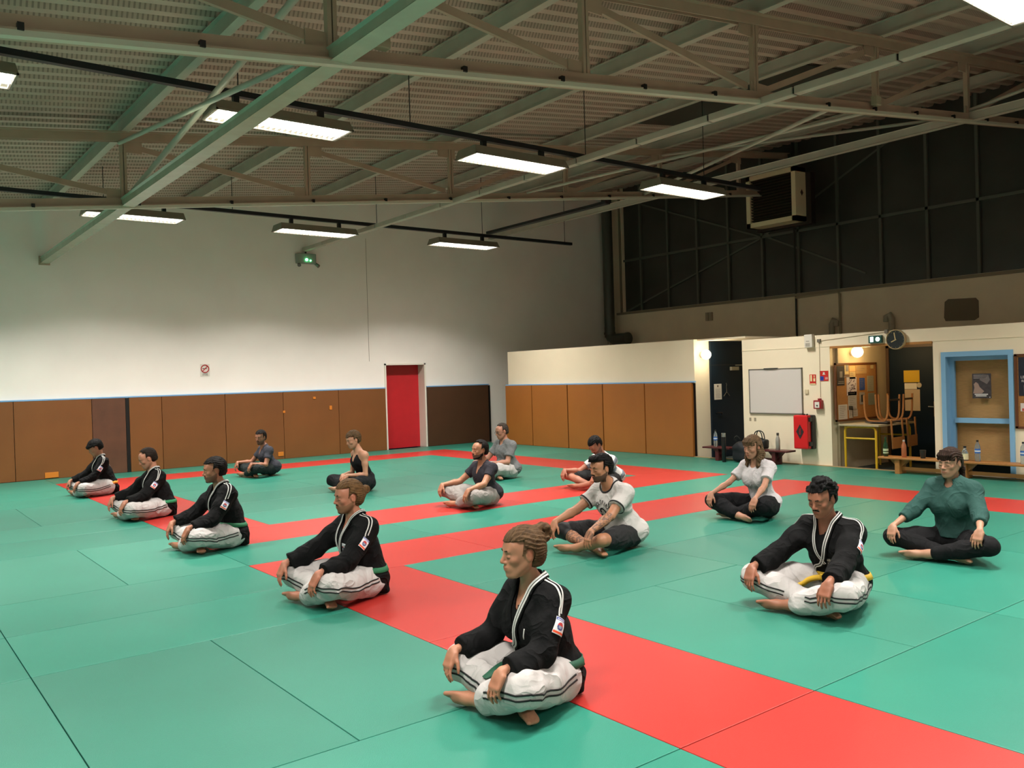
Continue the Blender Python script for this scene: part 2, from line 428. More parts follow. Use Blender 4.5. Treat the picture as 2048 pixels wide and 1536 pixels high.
# inside of the near square (seams measured on the photo)
for (i, j, a, b_) in ((1, -1, 2, 1), (3, -1, 2, 1), (5, -1, 2, 1), (1, -2, 2, 1), (3, -3, 1, 2), (4, -3, 1, 2), (5, -2, 2, 1), (1, -4, 1, 2), (2, -4, 1, 2), (5, -3, 2, 1), (3, -4, 2, 1), (5, -4, 2, 1),
                      (1, -5, 2, 1), (3, -5, 2, 1), (5, -5, 2, 1), (1, -6, 2, 1), (3, -6, 2, 1), (5, -6, 2, 1)): lay(i, j, a, b_, 'g')
# left field
for j, t in ((-7, 'y'), (-5, 'x'), (-4, 'x'), (-3, 'y'), (-1, 'x'), (0, 'x'), (1, 'y'), (3, 'x'), (4, 'x'), (5, 'y'), (7, 'x'), (8, 'x'), (9, 'y')):
    if t == 'x':
        for i in (-2, -4, -6, -8): lay(i, j, 2, 1, 'g')
    else:
        for i in range(-8, 0): lay(i, j, 1, 2 if j != 9 else 2.0, 'g')
# margins: far wall and partition side
for i in (0, 2, 4, 6, 8): lay(i, 10, 2 if i < 8 else 1.82, 1.05, 'g')
for j in range(-7, 10, 2): lay(8, j, 1, 2 if j < 9 else 1, 'g'); lay(9, j, .82, 2 if j < 9 else 1, 'g')
lay(10.62, 10, .0001, .0001, 'g') if False else None

# ------------------------------------------------------------------ roof structure
def truss(Y, label):
    t = empty('roof_truss', (7.9, Y, chord_z(7.9)), label=label, cat='roof truss', group='steel roof trusses')
    off = (7.9, Y, chord_z(7.9)); X0, X1 = -6, XH
    up = (-SLOPE, 0, 1)
    for nm, dz in (('bottom_chord', 0.0), ('top_chord', 0.83)):
        b = MB(off)
        for s in (-.035, .035):
            b.bar((X0, Y + s, chord_z(X0) + dz), (X1, Y + s, chord_z(X1) + dz), .012, .11, up)
            b.bar((X0, Y + s * 1.9, chord_z(X0) + dz + (-.05 if dz == 0 else .05)), (X1, Y + s * 1.9, chord_z(X1) + dz + (-.05 if dz == 0 else .05)), .07, .012, up)
        b.build(nm, steelb, t)
    nodes = [2.86 + 2.515 * k for k in range(-3, 6)]
    for x in nodes:
        z = chord_z(x)
        b = MB(off)
        for s in (-.022, .022): b.box(x - .03 + s, Y - .03, z + .05, x - .018 + s + .02, Y + .03, z + .78)
        b.build('post', steelb, t)
        MB(off).box(x - .22 if x < 7.7 else x - .08, Y - .008, z - .02, x + .05 if x < 7.7 else x + .24, Y + .008, z + .16).build('gusset_plate', steelb, t)
        MB(off).box(x - .05 if x < 7.7 else x - .25, Y - .008, z + .64, x + .22 if x < 7.7 else x + .08, Y + .008, z + .82).build('gusset_plate', steelb, t)
    for k in range(len(nodes) - 1):
        a, c = nodes[k], nodes[k + 1]
        if c < 8.2: p, q = (a + .12, chord_z(a) + .72), (c - .12, chord_z(c) + .10)
        else: p, q = (a + .12, chord_z(a) + .08), (c - .12, chord_z(c) + .72)
        MB(off).bar((p[0], Y + .02, p[1]), (q[0], Y + .02, q[1]), .035, .07).build('diagonal', steelb, t)
    # light cable tray with black clips fixed under the bottom chord
    tr = MB(off).bar((X0, Y - .07, chord_z(X0) - .07), (X1, Y - .07, chord_z(X1) - .07), .06, .045, up)
    tr.build('tray', mat('tray_green_white', '#C4C2B0', 0.4), t)
    x = -5.4
    while x < 16.5:
        MB(off).box(x - .018, Y - .115, chord_z(x) - .06, x + .018, Y - .07, chord_z(x) - .015).build('clip', black, t); x += 1.04 if Y < 8 else 1.2
truss(5.7, 'near steel roof truss crossing the upper part of the photo')
truss(11.63, 'far steel roof truss level with the second row of lights')
truss(-0.25, 'steel roof truss above the camera')
n = 0
for k in range(-3, 6):
    x = 2.86 + 2.515 * k
    for xx in (x,):
        if abs(xx - x) > .1 and k < 2 and k != 1: continue
        z = chord_z(xx) + .88; n += 1
        b = MB((xx, 5, z)); up = (0, 0, 1)
        b.box(xx - .006, -6, z + .012, xx + .006, YW - .001, z + .19)
        b.box(xx - .045, -6, z, xx + .045, YW - .001, z + .014); b.box(xx - .045, -6, z + .18, xx + .045, YW - .001, z + .192)
        which = ['', '', ''][0]
        ordn = 'steel purlin over %s' % {-3: 'the far left, out of the photo', -2: 'the left of the camera, out of the photo', -1: 'the upper left corner', 0: 'the row of black jackets',
               1: 'the lamps left of centre', 2: 'the middle of the hall', 3: 'the right side of the mats', 4: 'the cream partition', 5: 'the flat roof of the changing rooms'}[k]
        if xx != x: ordn += ', between two posts'
        one('roof_purlin', b, steel, ordn, 'purlin', 'steel purlins under the roof deck')
# ties between the trusses and the wall
xa, xb, xc = 2.86, 7.89, 12.92
one('tie_beam', MB((xa, 5, chord_z(xa))).bar((xa, -6, chord_z(xa) - .02), (xa, YW, chord_z(xa) - .02), .11, .11, bev=.02), mat('glossy_green_steel', '#A4AC98', 0.22, noise=.06), 'thick pale green tie beam ending on the white wall at the left', 'tie beam', smooth=None)
one('tie_bracket', MB((xa, YW, chord_z(xa))).box(xa - .09, YW - .04, chord_z(xa) - .10, xa + .09, YW - .001, chord_z(xa) + .06), steelb, 'wall bracket holding the end of the thick tie beam', 'bracket')
ZD = chord_z(xb) - .075
tb = empty('cable_duct', (xb, 5, ZD), label='long jointed pale duct running over the middle to the emergency light', cat='cable duct')
yy = -6
seg = 1.12; first = True
while yy < YW - .3:
    y1 = min(yy + seg, YW - .02)
    MB((xb, 5, ZD)).box(xb - .05, yy + .012, ZD - .04, xb + .05, y1 - .012, ZD + .04, bev=.008).build('duct_section', steel, tb)
    yy += seg
b = MB((xb, 5, ZD)).box(xb - .035, -6, ZD - .03, xb + .035, YW - .02, ZD + .03)
b.build('duct_core', black, tb)
one('tie_beam', MB((xc, 5, chord_z(xc))).bar((xc, -6, chord_z(xc)), (xc, YW, chord_z(xc)), .10, .12, bev=.01), steel, 'tie beam passing in front of the dark glazing at the right', 'tie beam')
# wind bracing tubes
def brace(p, q, r, label):
    one('brace_tube', MB(p).cyl(p, q, r, seg=10), steel, label, 'brace', smooth=40)
brace((xa + .04, 11.63, chord_z(xa) + .08), (xa + .04, 5.7, chord_z(xa) + .78), .034, 'bright green brace rising from the far truss toward the camera at left')
brace((xa - .05, 11.63, chord_z(xa) + .75), (xa - .05, 5.7, chord_z(xa) + .05), .026, 'thin brace crossing the bright green one at left')
brace((9.44, 5.7, chord_z(9.44) - .02), (12.4, 11.6, chord_z(12.4)), .028, 'pale brace fanning left of the heater under the roof')
brace((10.84, 5.7, chord_z(10.84) + .06), (9.45, 11.6, chord_z(9.45) + .06), .024, 'pale brace meeting the duct at the far truss')
brace((xc, 5.7, chord_z(xc) + .1), (xc, 0.0, chord_z(xc) + .8), .026, 'thin brace at the upper right corner')
brace((xc + .05, 11.6, chord_z(xc) + .78), (xc + .05, 5.8, chord_z(xc) + .05), .026, 'thin brace between the tie beam and roof at the right')
# skylight
zs = deck_z(11.7)
structure(one('window_3', MB((11.7, 10.0, zs)).prism([(10.9, deck_z(10.9) - .02), (12.4, deck_z(12.4) - .02), (12.4, deck_z(12.4) + .0), (10.9, deck_z(10.9) + .0)], 'y', 7.2, 10.6), glass, 'dark skylight panel between purlins near the right', 'skylight'))

# ------------------------------------------------------------------ hanging light rows
fixm = mat('fixture_sheet_metal', '#8E8A7C', 0.35, metal=0.5, noise=.08)
glow = mat('fluorescent_glow', '#FFFFFF', 0.5, emit=(1.0, 0.93, 0.84), estr=9.0)
louv = mat('louvre_white', '#FFFFFF', 0.4, emit=(1.0, 0.93, 0.84), estr=0.6)
def fixture(x, Y, label, z=FIX_Z):
    L, W, H = 1.5, .46, .11
    t = empty('ceiling_light', (x, Y, z), label=label, cat='ceiling light', group='hanging fluorescent light fixtures')
    off = (x, Y, z)
    b = MB(off)
    # tray: sloped sides, open bottom
    x0, x1, y0, y1 = x, x + L, Y - W / 2, Y + W / 2
    i = .05
    bt = [(x0, y0, z), (x1, y0, z), (x1, y1, z), (x0, y1, z)]; tp = [(x0 + .02, y0 + i, z + H), (x1 - .02, y0 + i, z + H), (x1 - .02, y1 - i, z + H), (x0 + .02, y1 - i, z + H)]
    for k in range(4):
        k2 = (k + 1) % 4; b.quad(bt[k], bt[k2], tp[k2], tp[k])
    b.quad(*tp)
    for (a0, c0, a1, c1) in ((x0, y0, x1, y0 + .015), (x0, y1 - .015, x1, y1), (x0, y0, x0 + .02, y1), (x1 - .02, y0, x1, y1)): b.box(a0, c0, z - .006, a1, c1, z + .012)
    b.build('housing', fixm, t)
    MB(off).box(x0 + .03, y0 + .03, z + .035, x1 - .03, y1 - .03, z + .04).build('lamp_panel', glow, t)
    g = MB(off)
    for k in range(24): g.box(x0 + .04 + k * .062, y0 + .015, z, x0 + .043 + k * .062, y1 - .015, z + .022)
    for q in (y0 + .16, y1 - .16): g.box(x0 + .02, q - .002, z, x1 - .02, q + .002, z + .024)
    g.build('louvre', louv, t)
    for q in (.28, 1.22):
        MB(off).box(x + q - .03, Y - .03, z + H, x + q + .03, Y + .03, z + .225).build('hanger', railm, t)
    ld = bpy.data.lights.new('tube_light', 'AREA'); ld.shape = 'RECTANGLE'; ld.size = L - .1; ld.size_y = W - .1
    ld.energy = LAMP_W; ld.color = (1.0, 0.95, 0.88); ld.spread = math.radians(130)
    lo = bpy.data.objects.new('tube_light', ld); COL.objects.link(lo); lo.parent = t; lo.location = (L / 2, 0, -.012)
rown = {14.53: 'row nearest the white wall', 8.64: 'middle row', 2.75: 'near row above the right side', -3.1: 'row behind the camera'}
colp = {-3.46: 'far left, outside the photo', -0.26: 'cut by the left edge', 2.94: 'behind the sloping tie beam', 6.08: 'second in view', 9.37: 'furthest right'}
for Y in ROWS:
    for x in FIX_X:
        if Y == 2.75 and x == 9.37: pass
        fixture(x, Y, 'lit fluorescent fixture, %s, %s' % (rown[Y], colp[x]))
    x1 = 13.1 if Y > 10 else 12.0
    zr = FIX_Z + .255
    one('light_rail', MB((x1, Y, zr)).box(-6, Y - .035, zr - .03, x1, Y + .035, zr + .03), railm, 'dark rail carrying the fixtures of the %s' % rown[Y], 'light rail', 'dark rails carrying the fixtures')
    for x in (-2.4, 0.0, 3.25, 5.3, 8.1, 10.6, 12.9):
        if x > x1: continue
        one('suspension_wire', MB((x, Y, zr)).cyl((x, Y, zr + .02), (x, Y, deck_z(x) - .02), .006, seg=6), railm, 'thin wire holding up the rail of the %s' % rown[Y], 'wire', 'wires of the %s' % rown[Y])
one('light_rail', MB((10.72, 12.5, 4.64)).bar((10.72, 14.48, 4.64), (10.72, 10.9, 4.64), .12, .05), railm, 'dark cable tray slanting from the far rail toward the heater', 'light rail')
# ------------------------------------------------------------------ things on the walls and benches
paper = mat('paper', '#D8D2C4', .8); ink = mat('dark_print', '#1B1B1E', .8); yellowp = mat('yellow_card', '#C9A21E', .7)
def text_mesh(name, s, size, origin, xdir, updir, m, parent, depth=.0012, align='CENTER'):
    cu = bpy.data.curves.new(name, 'FONT'); cu.body = s; cu.size = size; cu.align_x = align; cu.extrude = depth / 2
    tmp = bpy.data.objects.new(name, cu); COL.objects.link(tmp)
    dg = bpy.context.evaluated_depsgraph_get(); me = bpy.data.meshes.new_from_object(tmp.evaluated_get(dg))
    COL.objects.unlink(tmp); bpy.data.objects.remove(tmp)
    x = Vector(xdir).normalized(); u = Vector(updir).normalized(); n = x.cross(u)
    base = Vector(parent.location) if parent is not None else Vector((0, 0, 0))
    M = Matrix(((x.x, u.x, n.x), (x.y, u.y, n.y), (x.z, u.z, n.z)))
    for v in me.vertices: v.co = M @ v.co + Vector(origin) - base
    me.materials.clear(); me.materials.append(m)
    return link(name, me, parent)
# axes seen from the hall: on X planes picture-right is -Y, on Y planes picture-right is +X
RX = (0, -1, 0); RY = (1, 0, 0); UP = (0, 0, 1)
def flat_x(name, x, yc, zc, w_, h_, t_, m, label=None, cat=None, parent=None, group=None):
    off = (x, yc, zc)
    if parent is not None:
        return MB(parent.location).box(x - t_, yc - w_ / 2, zc - h_ / 2, x, yc + w_ / 2, zc + h_ / 2).build(name, m, parent)
    return one(name, MB(off).box(x - t_, yc - w_ / 2, zc - h_ / 2, x - .001, yc + w_ / 2, zc + h_ / 2), m, label, cat, group)
def flat_y(name, xc, y, zc, w_, h_, t_, m, label=None, cat=None, parent=None, group=None):
    off = (xc, y, zc)
    if parent is not None:
        return MB(parent.location).box(xc - w_ / 2, y - t_, zc - h_ / 2, xc + w_ / 2, y, zc + h_ / 2).build(name, m, parent)
    return one(name, MB(off).box(xc - w_ / 2, y - t_, zc - h_ / 2, xc + w_ / 2, y - .001, zc + h_ / 2), m, label, cat, group)
# no-smoking sign on the white wall
t = empty('no_smoking_sign', (5.68, YW, 1.915), label='no smoking sign with red ring on the white wall', cat='sign')
flat_y('sign_plate', 5.68, YW, 1.915, .19, .25, .006, mat('sign_white', '#DAD6CC', .5), parent=t)
rs = mat('sign_red', '#B3242B', .5)
b = MB(t.location); n = 28; c0 = Vector((5.68, YW - .009, 1.945))
b.tube([c0 + Vector((.075 * math.cos(2 * PI * k / n), 0, .075 * math.sin(2 * PI * k / n))) for k in range(n + 1)], .010, 6)
b.bar(c0 + Vector((-.052, 0, -.052)), c0 + Vector((.052, 0, .052)), .006, .016, up=(-1, 0, 1)); b.build('red_ring', rs, t)
b = MB(t.location); b.box(5.63, YW - .009, 1.94, 5.70, YW - .005, 1.953).box(5.70, YW - .009, 1.94, 5.715, YW - .005, 1.953).build('cigarette', ink, t)
text_mesh('sign_text', 'DEFENSE\nDE FUMER', .026, (5.68, YW - .0075, 1.835), RY, UP, ink, t)
# emergency light on the white wall
t = empty('emergency_light', (7.9, YW, 4.28), label='grey emergency light with green lamp high on the white wall', cat='emergency light')
MB(t.location).box(7.68, YW - .12, 4.18, 8.12, YW, 4.40, bev=.02).build('housing', mat('grey_plastic', '#8B9088', .5), t)
MB(t.location).cyl((7.9, YW - .06, 4.40), (7.9, YW - .06, 4.44), .02).build('bracket', black, t)
MB(t.location).sphere((7.89, YW - .13, 4.26), .028).sphere((7.98, YW - .13, 4.245), .016).build('green_lamp', mat('green_led', '#20E060', .4, emit=(.15, 1, .35), estr=14), t)
for x in (7.74, 8.12):
    MB(t.location).cyl((x, YW - .05, 4.2), (x + .05 * (1 if x > 7.9 else -.4), YW - .12, 4.13), .03, .04, 14).build('spot_head', mat('spot_grey', '#5E625C', .4), t)
# vertical conduit on the white wall and joint line
one('conduit', MB((9.4, YW, 3)).box(9.392, YW - .004, 2.05, 9.4, YW - .0005, 4.85), mat('joint_grey', '#8C8678', .7), 'thin vertical joint line in the white wall left of the red door', 'joint')
# big pipe in the corner
t = empty('drain_pipe', (16.75, 17.05, 2.6), label='large dark vertical pipe with an elbow in the corner above the partition', cat='pipe')
gp = mat('dark_grey_pipe', '#50524A', .35, metal=.3)
MB(t.location).cyl((16.8, 17.14, 2.62), (16.8, 17.14, 6.62), .145, seg=28).build('pipe', gp, t, 40)
MB(t.location).tube([(16.8, 17.14, 2.9), (16.8, 17.14, 2.72), (16.8, 17.09, 2.62), (16.8, 16.98, 2.56), (16.8, 16.45, 2.56)], .15, 24).build('elbow', gp, t, 40)
MB(t.location).tube([(16.8, 17.14, 2.70), (16.8, 17.14, 2.76)], .165, 24).build('collar', gp, t, 40)
MB(t.location).tube([(16.8, 16.50, 2.56), (16.8, 16.43, 2.56)], .165, 24).build('collar', gp, t, 40)
one('junction_box', MB((17.1, 17.3, 2.4)).box(16.95, 17.30, 2.36, 17.14, 17.395, 2.55), mat('box_beige', '#A79A84', .6), 'small pale junction box under the big pipe elbow', 'box')
# small pipes and fittings on the taupe upper wall
tp = mat('taupe_pipe', '#A39478', .5)
one('wall_pipe', MB((XH, 11.45, 3)).tube([(XH - .03, 11.45, 6.9), (XH - .03, 11.45, 2.2)], .022, 8), mat('black_pipe', '#2C2822', .5), 'thin dark pipe running down from the glazing to the cream wall', 'pipe')
one('wall_pipe', MB((XH, 11, 3.2)).tube([(XH - .03, 11.45, 3.22), (XH - .03, 10.40, 3.26), (XH - .03, 10.36, 3.2), (XH - .03, 10.36, 2.2)], .028, 8), tp, 'taupe pipe turning down beside the bent vent pipe', 'pipe')
one('wall_pipe', MB((XH, 10.5, 2.5)).tube([(XH - .06, 10.55, 2.2), (XH - .06, 10.55, 2.55), (XH - .06, 10.50, 2.64), (XH - .06, 10.44, 2.60), (XH - .06, 10.44, 2.50)], .065, 12), mat('vent_grey', '#B0A48F', .6), 'left hooked vent pipe rising above the cream wall', 'pipe', 'hooked vent pipes above the cream wall', 40)
one('wall_pipe', MB((XH, 9.2, 2.5)).tube([(XH - .06, 9.18, 2.2), (XH - .06, 9.18, 2.57), (XH - .06, 9.22, 2.66), (XH - .06, 9.29, 2.62), (XH - .06, 9.29, 2.52)], .065, 12), mat('vent_grey', '#B0A48F', .6), 'right hooked vent pipe rising above the cream wall', 'pipe', 'hooked vent pipes above the cream wall', 40)
one('wall_switch_box', MB((XH, 13.95, 2.98)).box(XH - .05, 13.86, 2.87, XH - .001, 13.96, 3.08).box(XH - .05, 13.98, 2.87, XH - .001, 14.06, 3.08), tp, 'pair of small boxes under the window sill', 'boxes')
bb = MB((XH, 7.8, 2.65)); pts = [(8.10, 2.45), (7.55, 2.43), (7.47, 2.48), (7.47, 2.80), (7.52, 2.86), (8.04, 2.88), (8.11, 2.83), (8.13, 2.52)]
bb.prism([(a, b2) for a, b2 in pts], 'x', XH - .012, XH - .001)
one('wall_plate', bb, mat('dark_plate', '#7A6C58', .8), 'dark rounded rectangular plate on the taupe wall at the right', 'plate')
# heater
t = empty('air_heater', (16.1, 11.2, 4.7), label='big cream unit heater with dark louvres hanging before the glazing', cat='heater')
hx, y0, y1, z0, z1 = 16.0, 10.60, 11.86, 4.76, 5.90
crm = mat('heater_cream', '#E6D6B0', .45)
b = MB(t.location); w_ = .10
for q in ((y0, z0, y0 + w_, z1), (y1 - w_, z0, y1, z1), (y0, z0, y1, z0 + w_), (y0, z1 - w_, y1, z1)): b.box(hx - .02, q[0], q[1], hx + .36, q[2], q[3])
b.build('case', crm, t)
MB(t.location).box(hx + .1, y0 + w_, z0 + w_, hx + .34, y1 - w_, z1 - w_).build('core', black, t)
for k in range(15):
    z = z0 + w_ + .04 + k * (z1 - z0 - 2 * w_ - .06) / 14
    MB(t.location).bar((hx + .04, y0 + w_, z), (hx + .04, y1 - w_, z), .055, .010, up=(.5, 0, 1)).build('louvre', mat('louvre_dark', '#3A3226', .4), t)
b = MB(t.location)
b.prism([(hx + .16, 5.36), (hx + .21, 5.29), (hx + .26, 5.36), (hx + .21, 5.43)], 'y', y0 - .004, y0); b.build('diamond_logo', mat('logo_brown', '#4A2A20', .5), t)
for yy in (y0 + .2, y1 - .2): MB(t.location).cyl((hx + .17, yy, z1), (hx + .17, yy, 5.65 + .45), .012).build('rod', steelb, t)
MB(t.location).box(hx + .36, y0 - .12, z0 - .06, hx + .52, y1, z1 - .1).build('back_box', mat('heater_brown', '#2A1B15', .6), t)
# wall lamps
def globe(name, p, n_, label, e, col_, wt):
    t = empty(name, p, label=label, cat='wall lamp', group='round wall lamps')
    c = Vector(p); n_ = Vector(n_)
    MB(p).cyl(c, c + n_ * .05, .06, .055, 20).build('lamp_base', mat('lamp_base_white', '#C9C0AC', .5), t, 40)
    MB(p).sphere(c + n_ * .115, .092, 28).build('lamp_shade', mat('glass_globe_%s' % name[-1] + str(e), '#FFFFFF', .3, emit=col_, estr=e), t, 60)
    ld = bpy.data.lights.new('bulb', 'POINT'); ld.energy = wt; ld.color = col_; ld.shadow_soft_size = .09
    lo = bpy.data.objects.new('bulb', ld); COL.objects.link(lo); lo.parent = t; lo.location = n_ * .24
globe('wall_lamp', (12.72, 10.55, 1.91), (0, -1, 0), 'round glowing lamp on the cream wall between the partition and the dark door', 7, (1.0, .86, .62), GLOBE_W)
globe('wall_lamp', (13.05, 7.70, 1.84), (0, -1, 0), 'round amber glowing lamp inside the doorway above the corkboard', 9, (1.0, .72, .34), GLOBE_W * 1.2)
# dark door in the alcove
d = empty('door_2', (13.43, 10.55, 0), label='dark blue door in the alcove beside the round lamp'); structure(d)
MB(d.location).box(12.94, 10.505, -.05, 13.94, 10.549, 2.19).build('door_leaf', navy, d)
MB(d.location).box(12.94, 10.500, 1.705, 13.94, 10.506, 1.715).build('door_seam', black, d)
b = MB(d.location).tube([(13.05, 10.50, .80), (13.05, 10.46, .80), (13.17, 10.46, .80), (13.19, 10.47, .76)], .012, 8); b.build('door_handle', black, d)
cl = MB(d.location).box(13.50, 10.455, 1.60, 13.72, 10.505, 1.67); cl.build('door_closer', mat('closer_grey', '#9A9788', .4, metal=.3), d)
MB(d.location).bar((13.6, 10.44, 1.70), (13.93, 10.35, 1.70), .025, .014).build('closer_arm', mat('closer_grey', '#9A9788', .4), d)
t = empty('notice_sheet', (13.12, 10.505, 1.20), label='white notice sheet taped to the dark alcove door', cat='notice')
flat_y('sheet', 13.12, 10.504, 1.20, .22, .30, .003, paper, parent=t)
MB(t.location).box(13.10, 10.499, 1.29, 13.135, 10.501, 1.325).build('stamp', mat('brown_ink', '#5A4230', .8), t)
for k in range(7): MB(t.location).box(13.04, 10.4995, 1.09 + k * .026, 13.19 - .02 * (k % 2), 10.501, 1.094 + k * .026).build('text_line', mat('grey_ink', '#77736C', .8), t)
b = MB((13.36, 10.5, 1.2)); h_ = (13.36, 10.49, 1.30)
b.tube([(13.36, 10.49, 1.25), (13.36, 10.49, 1.30), (13.375, 10.49, 1.335), (13.36, 10.49, 1.36), (13.345, 10.49, 1.345)], .004, 6)
b.tube([(13.36, 10.485, 1.25), (13.36, 10.485, 1.19), (13.27, 10.485, 1.11)], .006, 6).tube([(13.36, 10.485, 1.19), (13.45, 10.485, 1.11)], .006, 6)
one('coat_hanger', b, mat('hanger_metal', '#8A877E', .3, metal=.8), 'metal coat hanger on the dark alcove door', 'hanger')
# whiteboard
t = empty('whiteboard', (XP, 8.785, 1.22), label='white writing board in a thin frame on the cream wall', cat='whiteboard')
flat_x('board', XP - .001, 8.785, 1.222, 1.04, .765, .018, mat('board_white', '#CFC8C2', .25, coat=.3), parent=t)
b = MB(t.location)
for q in ((8.255, .835, 9.315, .85), (8.255, 1.595, 9.315, 1.61), (8.255, .835, 8.27, 1.61), (9.30, .835, 9.315, 1.61)): b.box(XP - .026, q[0], q[1], XP - .001, q[2], q[3])
b.build('frame', mat('board_frame', '#7A756C', .4, metal=.4), t)
MB(t.location).box(XP - .04, 8.72, 1.60, XP - .01, 8.99, 1.618).build('clip_rail', ink, t)
# speaker, sensor, wires, switch, sockets
t = empty('wall_speaker', (XP, 8.095, 2.04), label='small white speaker box at the top of the cream wall', cat='speaker')
MB(t.location).box(XP - .07, 8.02, 1.935, XP, 8.165, 2.15, bev=.008).build('housing', mat('speaker_white', '#D6D0C2', .5), t)
for k in range(5): MB(t.location).box(XP - .073, 8.06, 1.955 + k * .012, XP - .069, 8.14, 1.960 + k * .012).build('grille', mat('speaker_grille', '#8B867B', .6), t)
MB(t.location).box(XP - .073, 8.07, 2.035, XP - .069, 8.13, 2.045).build('logo_strip', mat('speaker_grille', '#8B867B', .6), t)
one('cable_box', MB((XP, 7.93, 2.04)).box(XP - .03, 7.90, 2.015, XP - .001, 7.955, 2.065), mat('clip_grey', '#6E675A', .6), 'small grey cable box right of the wall speaker', 'cable box')
one('cable_box', MB((XP, 6.78, 2.14)).box(XP - .03, 6.755, 2.09, XP - .001, 6.805, 2.15), mat('clip_grey', '#6E675A', .6), 'small dark cable box left of the round clock', 'cable box')
one('wall_cable', MB((XP, 7.4, 2.1)).tube([(XP - .006, 7.93, 2.035), (XP - .006, 6.80, 2.115)], .004, 5), mat('cable_beige', '#A89A80', .6), 'thin cable stretched between two cable boxes on the cream wall', 'cable')
one('wall_cable', MB((XP, 7.93, 1.6)).tube([(XP - .006, 7.93, 2.02), (XP - .006, 7.93, 1.12)], .004, 5), mat('cable_beige', '#A89A80', .6), 'thin cable dropping to the red alarm box', 'cable')
one('light_switch', MB((XP, 8.18, 1.21)).box(XP - .02, 8.15, 1.175, XP - .001, 8.215, 1.245, bev=.004), mat('switch_cream', '#CDBD9C', .5), 'cream light switch right of the whiteboard', 'switch')
for y_ in (9.32, 9.22): one('dirt_mark', MB((XP, y_, .72)).box(XP - .004, y_ - .02, .70, XP - .001, y_ + .02, .76), mat('stain_grey', '#9A8F78', .9), 'grey smudge on the cream wall under the whiteboard', 'smudge', 'smudges under the whiteboard')
# red safety signs
def sign(yc, zc, w_, h_, label, kind):
    t = empty('safety_sign', (XP, yc, zc), label=label, cat='sign'); r_ = mat('sign_red_bright', '#C02018', .45)
    flat_x('plate', XP - .001, yc, zc, w_, h_, .005, r_, parent=t)
    x = XP - .008
    if kind == 0:
        b = MB(t.location); b.box(x, yc + .012, zc - .03, x + .003, yc + .045, zc + .075).box(x, yc - .045, zc - .03, x + .003, yc - .012, zc + .02).box(x, yc - .035, zc + .03, x + .003, yc - .02, zc + .07).build('symbol', mat('sign_cream', '#E0D2A0', .5), t)
        MB(t.location).box(x, yc - .05, zc - .085, x + .003, yc + .05, zc - .065).build('caption', mat('sign_cream', '#E0D2A0', .5), t)
    else:
        MB(t.location).box(x, yc + .005, zc - h_ / 2 + .008, x + .003, yc + w_ / 2 - .006, zc - .005).build('blue_field', mat('sign_blue', '#2746A8', .5), t)
        b = MB(t.location); b.prism([(yc - .03, zc + .02), (yc + .03, zc + .02), (yc, zc + .05)], 'x', x, x + .003).box(x, yc - .015, zc + .04, x + .003, yc + .015, zc + .06).build('symbol', mat('sign_white', '#DAD6CC', .5), t)
        b = MB(t.location); 
        for k in range(3): b.box(x, yc + .012, zc - .055 + k * .014, x + .002, yc + .06, zc - .050 + k * .014).box(x, yc - .07, zc - .055 + k * .014, x + .002, yc - .02, zc - .050 + k * .014)
        b.build('caption', mat('sign_white', '#DAD6CC', .5), t)
sign(8.065, 1.41, .115, .165, 'red extinguisher sign left of the red and blue sign', 0)
sign(7.86, 1.465, .155, .165, 'red and blue fire instruction sign beside the doorway', 1)
# alarm call point
t = empty('fire_alarm_box', (XP, 7.95, 1.0), label='small red alarm call box with white front near the doorway', cat='alarm box')
MB(t.location).box(XP - .07, 7.885, .93, XP, 8.025, 1.07, bev=.008).build('housing', mat('alarm_red', '#8E1A22', .4), t)
MB(t.location).box(XP - .074, 7.915, .95, XP - .069, 8.0, 1.045).build('front_plate', mat('sign_white', '#DAD6CC', .5), t)
MB(t.location).cyl((XP - .079, 7.955, .985), (XP - .073, 7.955, .985), .013, seg=14).build('button', ink, t)
MB(t.location).cyl((XP - .035, 7.93, 1.07), (XP - .035, 7.93, 1.10), .03, seg=14).build('cable_entry', mat('alarm_red', '#8E1A22', .4), t)
# extinguisher cabinet
t = empty('extinguisher_cabinet', (XP, 8.18, .56), label='red plastic fire extinguisher cabinet with black hinges on the cream wall', cat='extinguisher cabinet')
MB(t.location).box(XP - .10, 8.03, .27, XP, 8.32, .83, bev=.02).build('case', mat('cabinet_black', '#1A1413', .5), t)
MB(t.location).box(XP - .20, 8.06, .275, XP - .09, 8.325, .83, bev=.025).build('door', redm, t)
for z in (.36, .76): MB(t.location).box(XP - .17, 8.035, z - .035, XP - .08, 8.065, z + .035, bev=.006).build('latch', black, t)
b = MB(t.location); b.prism([(8.20, .44), (8.27, .56), (8.20, .68), (8.13, .56)], 'x', XP - .204, XP - .199); b.build('diamond_symbol', ink, t)
b = MB(t.location); b.box(XP - .207, 8.18, .51, XP - .203, 8.215, .60).box(XP - .207, 8.17, .60, XP - .203, 8.20, .615); b.build('extinguisher_symbol', mat('symbol_red', '#7A1416', .5), t)
for y_ in (8.15, 8.10): MB(t.location).sphere((XP - .14, y_, .84), .016, 12).build('lock_knob', black, t)
